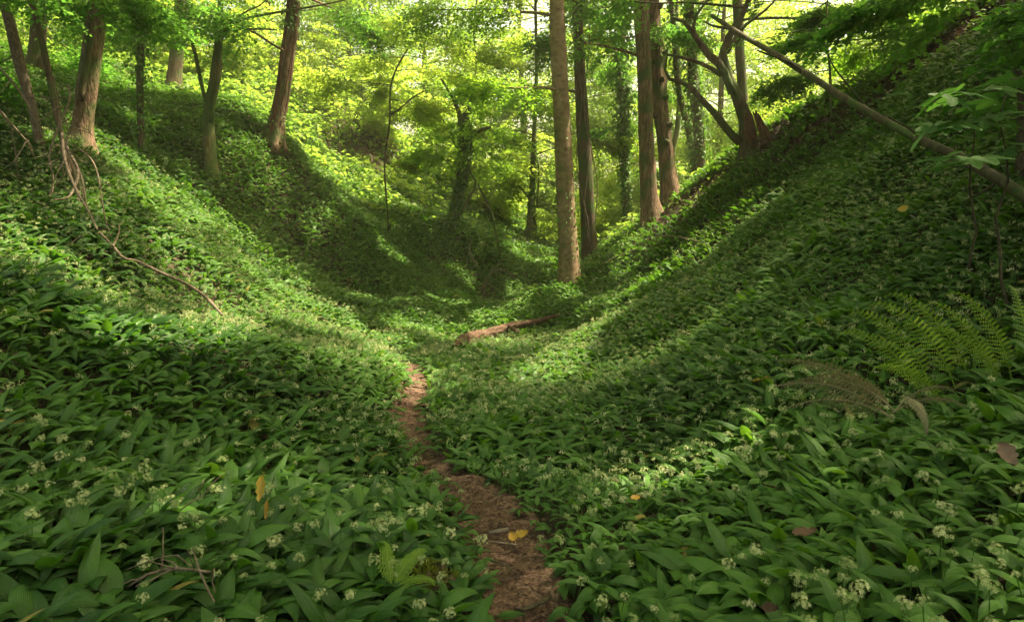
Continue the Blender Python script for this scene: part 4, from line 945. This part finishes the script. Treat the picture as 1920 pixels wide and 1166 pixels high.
lone_leaf('yellow_leaf', 'orange-brown drooping leaf directly under the bright yellow one', 'leaf', 500, 955, .25, .08, M_yellow, -1.5, -1.3, .2, 0.0, wide=.14)
lone_leaf('yellow_leaf', 'small bright yellow leaf high on the dark right slope', 'leaf', 1694, 393, .3, .12, M_yellow, -1.8, -.6, .5, .9)
lone_leaf('yellow_leaf', 'ochre leaf lying at the right edge of the path', 'leaf', 978, 1002, .04, .075, M_yellow, .3, .15, .2, .2, 'yellow leaves by the path')
lone_leaf('dead_leaf', 'narrow pale leaf standing at the far edge of the path bend', 'leaf', 911, 930, .05, .07, M_litter, 1.3, .3, .2, .9, wide=.2)
lone_leaf('yellow_leaf', 'pale ochre leaf tucked beside the ochre one at the path edge', 'leaf', 962, 1006, .04, .06, M_yellow, 1.9, .2, -.3, .0, 'yellow leaves by the path')
lone_leaf('dead_leaf', 'large crumpled pale pinkish dead leaf caught on garlic at the right edge', 'leaf', 1884, 852, .30, .085, M_pale, -1.3, -1.0, .3, .6, curl=1.1, wide=.36)
lone_leaf('dead_leaf', 'orange dead leaf on the path above the stout stick', 'leaf', 995, 1133, .03, .055, M_litter, .4, .1, .1, .9, wide=.45)
lone_leaf('dead_leaf', 'reddish dead leaf at the right foot of the path', 'leaf', 1048, 1152, .03, .06, M_litter, -.2, .1, .2, .8, wide=.5)
lone_leaf('dead_leaf', 'curled orange-tipped leaf standing above the garlic left of the brown fern', 'leaf', 1426, 712, .28, .14, M_yellow, -2.6, -.2, .3, .1, wide=.25)
lone_leaf('dead_leaf', 'orange-brown leaf resting on garlic right of the path bend', 'leaf', 1192, 933, .27, .05, M_yellow, .2, 0, .2, 0)
lone_leaf('dead_leaf', 'brown dead leaf lying on garlic in front of the brown fern', 'leaf', 1442, 912, .27, .06, M_litter, 2.7, 0, .3, .4)
lone_leaf('dead_leaf', 'long fawn dead leaf lying on garlic at the lower right', 'leaf', 1508, 998, .27, .09, M_litter, .1, .05, .2, .9, wide=.25)
lone_leaf('dead_leaf', 'small brown leaf low among garlic at the bottom right', 'leaf', 1444, 1140, .24, .05, M_litter, -.6, .1, .4, .2)
pl = 'broad dead leaves lying on the path'
for (px, py, lb) in ((938,975,'broad pink-brown dead leaf beyond the thick stub on the path'),(947,968,'dark red-brown dead leaf at the path centre beyond the stub'),(985,1050,'fawn dead leaf at the right side of the path by the thin twig'),(972,1062,'small pale dead leaf left of the fawn one on the path'),(950,1036,'folded red-brown dead leaf past the thin straight twig'),(973,1019,'rounded pink dead leaf at the end of the thin straight twig'),(925,945,'brown dead leaf at the far bend of the path')):
    lone_leaf('dead_leaf', lb, 'leaf', px, py, .025, .05+.02*((px*7) % 5)/5, M_litter, px*.7 % 6, .1, .15, .4+.1*(px % 5), pl, wide=.5, curl=.3, seedv=px)

# ------------------------------------------------------------------ ferns
def frond(L, r, npin=24, width=.26, arch0=1.2, arch1=-.5, tipcurl=0.0, rho=0.0):
    """one fern frond from the origin along +x: returns leaf geometry and rachis line"""
    g = Geo(); s = np.linspace(0, 1, 20); ang = arch0+(arch1-arch0)*s**1.2-tipcurl*np.clip((s-.85)/.15, 0, 1)**1.5*3
    ds = L/19; x = np.r_[0, np.cumsum(np.cos(ang[1:])*ds)]; z = np.r_[0, np.cumsum(np.sin(ang[1:])*ds)]; R = np.c_[x, np.zeros(20), z]
    for t in np.linspace(.16, .98, npin):
        k = t*19; i = int(k); f = k-i; p = R[i]*(1-f)+R[min(i+1, 19)]*f; a = ang[i]; T = np.array([math.cos(a), 0, math.sin(a)]); N0 = np.array([-math.sin(a), 0, math.cos(a)]); Y0 = np.array([0, 1., 0]); Sd = Y0*math.cos(rho)+N0*math.sin(rho); Nn = -Y0*math.sin(rho)+N0*math.cos(rho)
        w = width*L*(min(1, (t-.05)/.25)**.7)*(1-t)**.62*1.15*r.uniform(.9, 1.08)
        for sd in (-1, 1):
            D = Sd*sd*.93+T*.36+Nn*(-.12+r.normal(0, .05)); D /= np.linalg.norm(D); m = max(4, int(w/.0095)); S = np.cross(Nn, D); V = []; F = []
            for j in range(m):
                u = j/m; c = p+D*w*u-Nn*w*.18*u*u; hw = .0072*(1-u)**.5+.0015; e = D*w/m*.42
                for sg_ in (-1, 1):
                    n0 = len(V); V += [c-e, c+S*sg_*hw+D*.003-e*.3, c+S*sg_*hw*.9+e*1.3, c+e]; F.append((n0, n0+1, n0+2, n0+3))
            if V: g.add(np.array(V), np.array(F), np.clip(.5+r.normal(0, .15), 0, 1))
    return g, R
def fern(name, label, px, py, off, fr, mat, stalkmat, seedv, y=None):
    r = np.random.default_rng(seedv); p = hit(px, py, off) if y is None else W(px, py, y); p = np.array([p[0], p[1], H1(p[0], p[1])+.02])
    root = empty(name, p, label, 'fern')
    for (ox, oy, oz, az, L, a0, a1, w, roll) in fr:
        g, R = frond(L, r, 23, w, a0, a1, .35 if mat is M_fern else .0, roll); M = rots(np.array([az]), np.array([0.]), np.array([0.]))[0]
        V = np.concatenate(g.V)@M.T; o = mesh_np('frond', V, [np.concatenate(g.F[4])], mat, root, False, np.concatenate(g.T))
        o.location = (ox, oy, oz)
        gs_ = Geo(); tube(gs_, R@M.T, np.linspace(.004, .0012, 20), 5, cap=False, tone=.9); gs_.build('stalk', stalkmat, o)
    return root
fern('green_fern', 'fresh yellow-green fern with arching fronds and curled tips on the right bank', 1800, 760, .0,
     [(-.22,0,.02,3.0,.62,1.2,.05,.125,1.1),(-.12,.08,.04,2.9,.66,1.25,.25,.125,1.05),(-.02,.02,.05,2.85,.70,1.25,.35,.125,1.0),(.10,.08,.06,2.75,.72,1.28,.4,.125,.95),(.20,.0,.06,2.6,.62,1.3,.5,.12,.9),(-.15,-.1,.0,3.2,.5,.9,.0,.13,1.0),(.05,-.1,.0,.4,.42,.9,-.5,.15,.3)], M_fern, M_fern, 4)
fern('brown_fern', 'withered grey-brown fern sprawling low in front of the fresh green fern', 1668, 862, .05,
     [(0,0,.26,3.1,.56,.8,-.4,.15,.9),(0,0,.22,3.35,.60,.55,-.3,.15,.9),(-.05,0,.28,2.85,.54,.85,-.15,.15,.9),(-.03,0,.24,3.2,.60,.7,-.25,.15,1.0),(0,0,.25,.2,.36,.9,-.4,.15,-.9),(0,0,.25,-.3,.32,.8,-.5,.15,-.8),(0,-.05,.34,-1.5,.26,.3,-1.5,.16,0),(0,0,.25,2.3,.34,1.0,-.2,.15,.9)], M_deadfern, M_deadfern, 5)
fern('green_fern', 'half-hidden green fern at the right edge behind the big fresh one', 1895, 750, .0, [(0,0,.05,2.6,.6,1.4,.6,.12,1.0),(.08,0,.05,1.4,.6,1.45,.7,.12,.3),(-.05,0,.03,2.9,.5,1.2,.2,.12,1.0)], M_fern, M_fern, 6)
fern('green_fern', 'tiny bright fern sprig beside the mossy stump at the bottom', 735, 1110, .12, [(0,0,.1,.9,.24,1.1,-.2,.2,.3),(0,0,.1,1.9,.26,1.1,-.1,.2,.3),(0,0,.1,-.1,.2,.9,-.4,.2,.3)], M_fern, M_fern, 7)
# mossy stump beside the path
p = hit(800, 1100, .08); g = Geo(); n_ = 26; rr = np.random.default_rng(8)
lat = np.linspace(0, math.pi/2*1.15, 12); V = []
for a in lat:
    for q in range(n_):
        b = q/n_*2*math.pi; rad = .12*(1+.25*math.sin(3*b+1)+.15*math.sin(5*b)); V.append((math.cos(b)*rad*math.sin(a)**.8, math.sin(b)*rad*.8*math.sin(a)**.8, .15*math.cos(a)+.012*rr.normal()))
i = (np.arange(11)[:, None]*n_+np.arange(n_)[None]); j = (np.arange(11)[:, None]*n_+(np.arange(n_)[None]+1) % n_)
g.add(np.array(V), np.stack([i, i+n_, j+n_, j], -1).reshape(-1, 4), .3)
base = np.array([p[0], p[1], H1(p[0], p[1])+.0])
stump = g.build('mossy_stump', M_darkbark, None, loc=base); tag(stump, 'low moss-covered stump at the left edge of the path, bottom of the picture', 'stump')
V = np.array(V); m_ = rr.integers(0, len(V), 5200); pm = V[m_]+rr.normal(0, .007, (5200, 3)); pm = pm[pm[:, 2] > .0]; g = Geo()
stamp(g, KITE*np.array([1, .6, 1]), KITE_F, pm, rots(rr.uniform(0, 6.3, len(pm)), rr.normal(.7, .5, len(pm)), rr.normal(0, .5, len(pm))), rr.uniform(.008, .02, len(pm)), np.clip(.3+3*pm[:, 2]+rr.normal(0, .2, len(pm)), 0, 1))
g.build('moss', M_moss, stump, smooth=False)

# ------------------------------------------------------------------ maple sapling with big lobed leaves, close on the right
def maple_leaf():
    out = []; lob = [(-2.3, .55), (-1.15, .85), (0, 1.0), (1.15, .85), (2.3, .55)]; pts = []
    for q, (a, L) in enumerate(lob):
        pts += [(a-.30, L*.62), (a-.17, L*.84), (a, L), (a+.17, L*.84), (a+.30, L*.62)]
        if q < 4: pts.append((a+.575, .40))
    V = [(0, 0, 0)]+[(math.cos(a)*r_, math.sin(a)*r_, -.16*r_*r_+.03*math.cos(3*a)) for a, r_ in pts]
    F = [(0, i, i+1) for i in range(1, len(pts))]
    return np.array(V)*.55, [np.array(F)]
MV, MF = maple_leaf()
def maple(label, px, py, d, twigs, seedv):
    r = np.random.default_rng(seedv); b = W(px, py, d); base = np.array([b[0], b[1], H1(b[0], b[1])]); root = empty('maple_sapling', base, label, 'sapling')
    top = W(twigs[0][0], twigs[0][1], d); g = Geo(); S = wander(base-[0, 0, .1], top, 9, .05, r); tube(g, S, np.linspace(.011, .004, 9), 6); g.build('stem', M_darktwig, root, origin=base)
    gb = Geo(); gt = Geo()
    for (x0, y0, x1, y1, dd, n) in twigs:
        a = W(x0, y0, d); e = W(x1, y1, d+dd); L = wander(a, e, 7, .05, r); tube(gt, L, np.linspace(.005, .002, 7), 5, cap=False)
        for k in range(n):
            t = .25+.75*k/max(1, n-1); p = L[min(6, int(t*6))]; az = math.atan2(e[1]-a[1], e[0]-a[0])+(-1)**k*r.uniform(.5, 1.1)*(t < .99)
            q = p+np.array([math.cos(az), math.sin(az), .2])*.06; tube(gt, [p, q], .0015, 4, cap=False)
            stamp(gb, MV, MF, q[None], rots(np.array([az]), np.array([r.normal(-.3, .15)]), np.array([r.normal(0, .28)])), np.array([r.uniform(.24, .34)]), np.array([r.uniform(.3, .9)]))
    gt.build('twigs', M_darktwig, root, origin=base); gb.build('leaves', M_maple, root, origin=base, smooth=False)
maple('young maple with wide flat lobed leaves in tiers at the right edge', 1905, 400, 4.2,
      [(1890,160,1760,195,-.3,8),(1895,150,1990,120,.1,4),(1893,215,1750,250,-.2,8),(1893,225,1980,215,-.2,4),(1898,290,1770,305,-.5,7),(1897,290,1990,270,-.3,3),(1892,180,1840,200,.7,5)], 4)
maple('slim young maple with a few flat leaves left of the bigger one', 1830, 400, 4.9,
      [(1828,235,1760,240,-.2,6),(1828,240,1880,232,.1,3),(1830,300,1770,318,-.3,3)], 5)
print('done', len(bpy.data.objects), sum(len(m.polygons) for m in bpy.data.meshes))

# ------------------------------------------------------------------ thin bright haze of the wood
zlo = float(gz.min())-1.0
hv = [(x, y, z) for z in (zlo, 34.0) for y in (-125, 225) for x in (-165, 165)]
hz = Geo(); hz.add(np.array(hv, float), np.array([[0,2,3,1],[4,5,7,6],[0,1,5,4],[2,6,7,3],[0,4,6,2],[1,3,7,5]]))
mh, Nh, Lh = new_mat('haze air'); oh = Nh.new('ShaderNodeOutputMaterial'); pv_ = Nh.new('ShaderNodeVolumePrincipled')
pv_.inputs['Color'].default_value = (.97, .93, .66, 1); pv_.inputs['Density'].default_value = .0016; pv_.inputs['Anisotropy'].default_value = .3
Lh.new(pv_.outputs[0], oh.inputs['Volume'])
tag(hz.build('haze', mh, smooth=False), 'thin sunlit haze hanging among the trees', 'haze', kind='stuff')
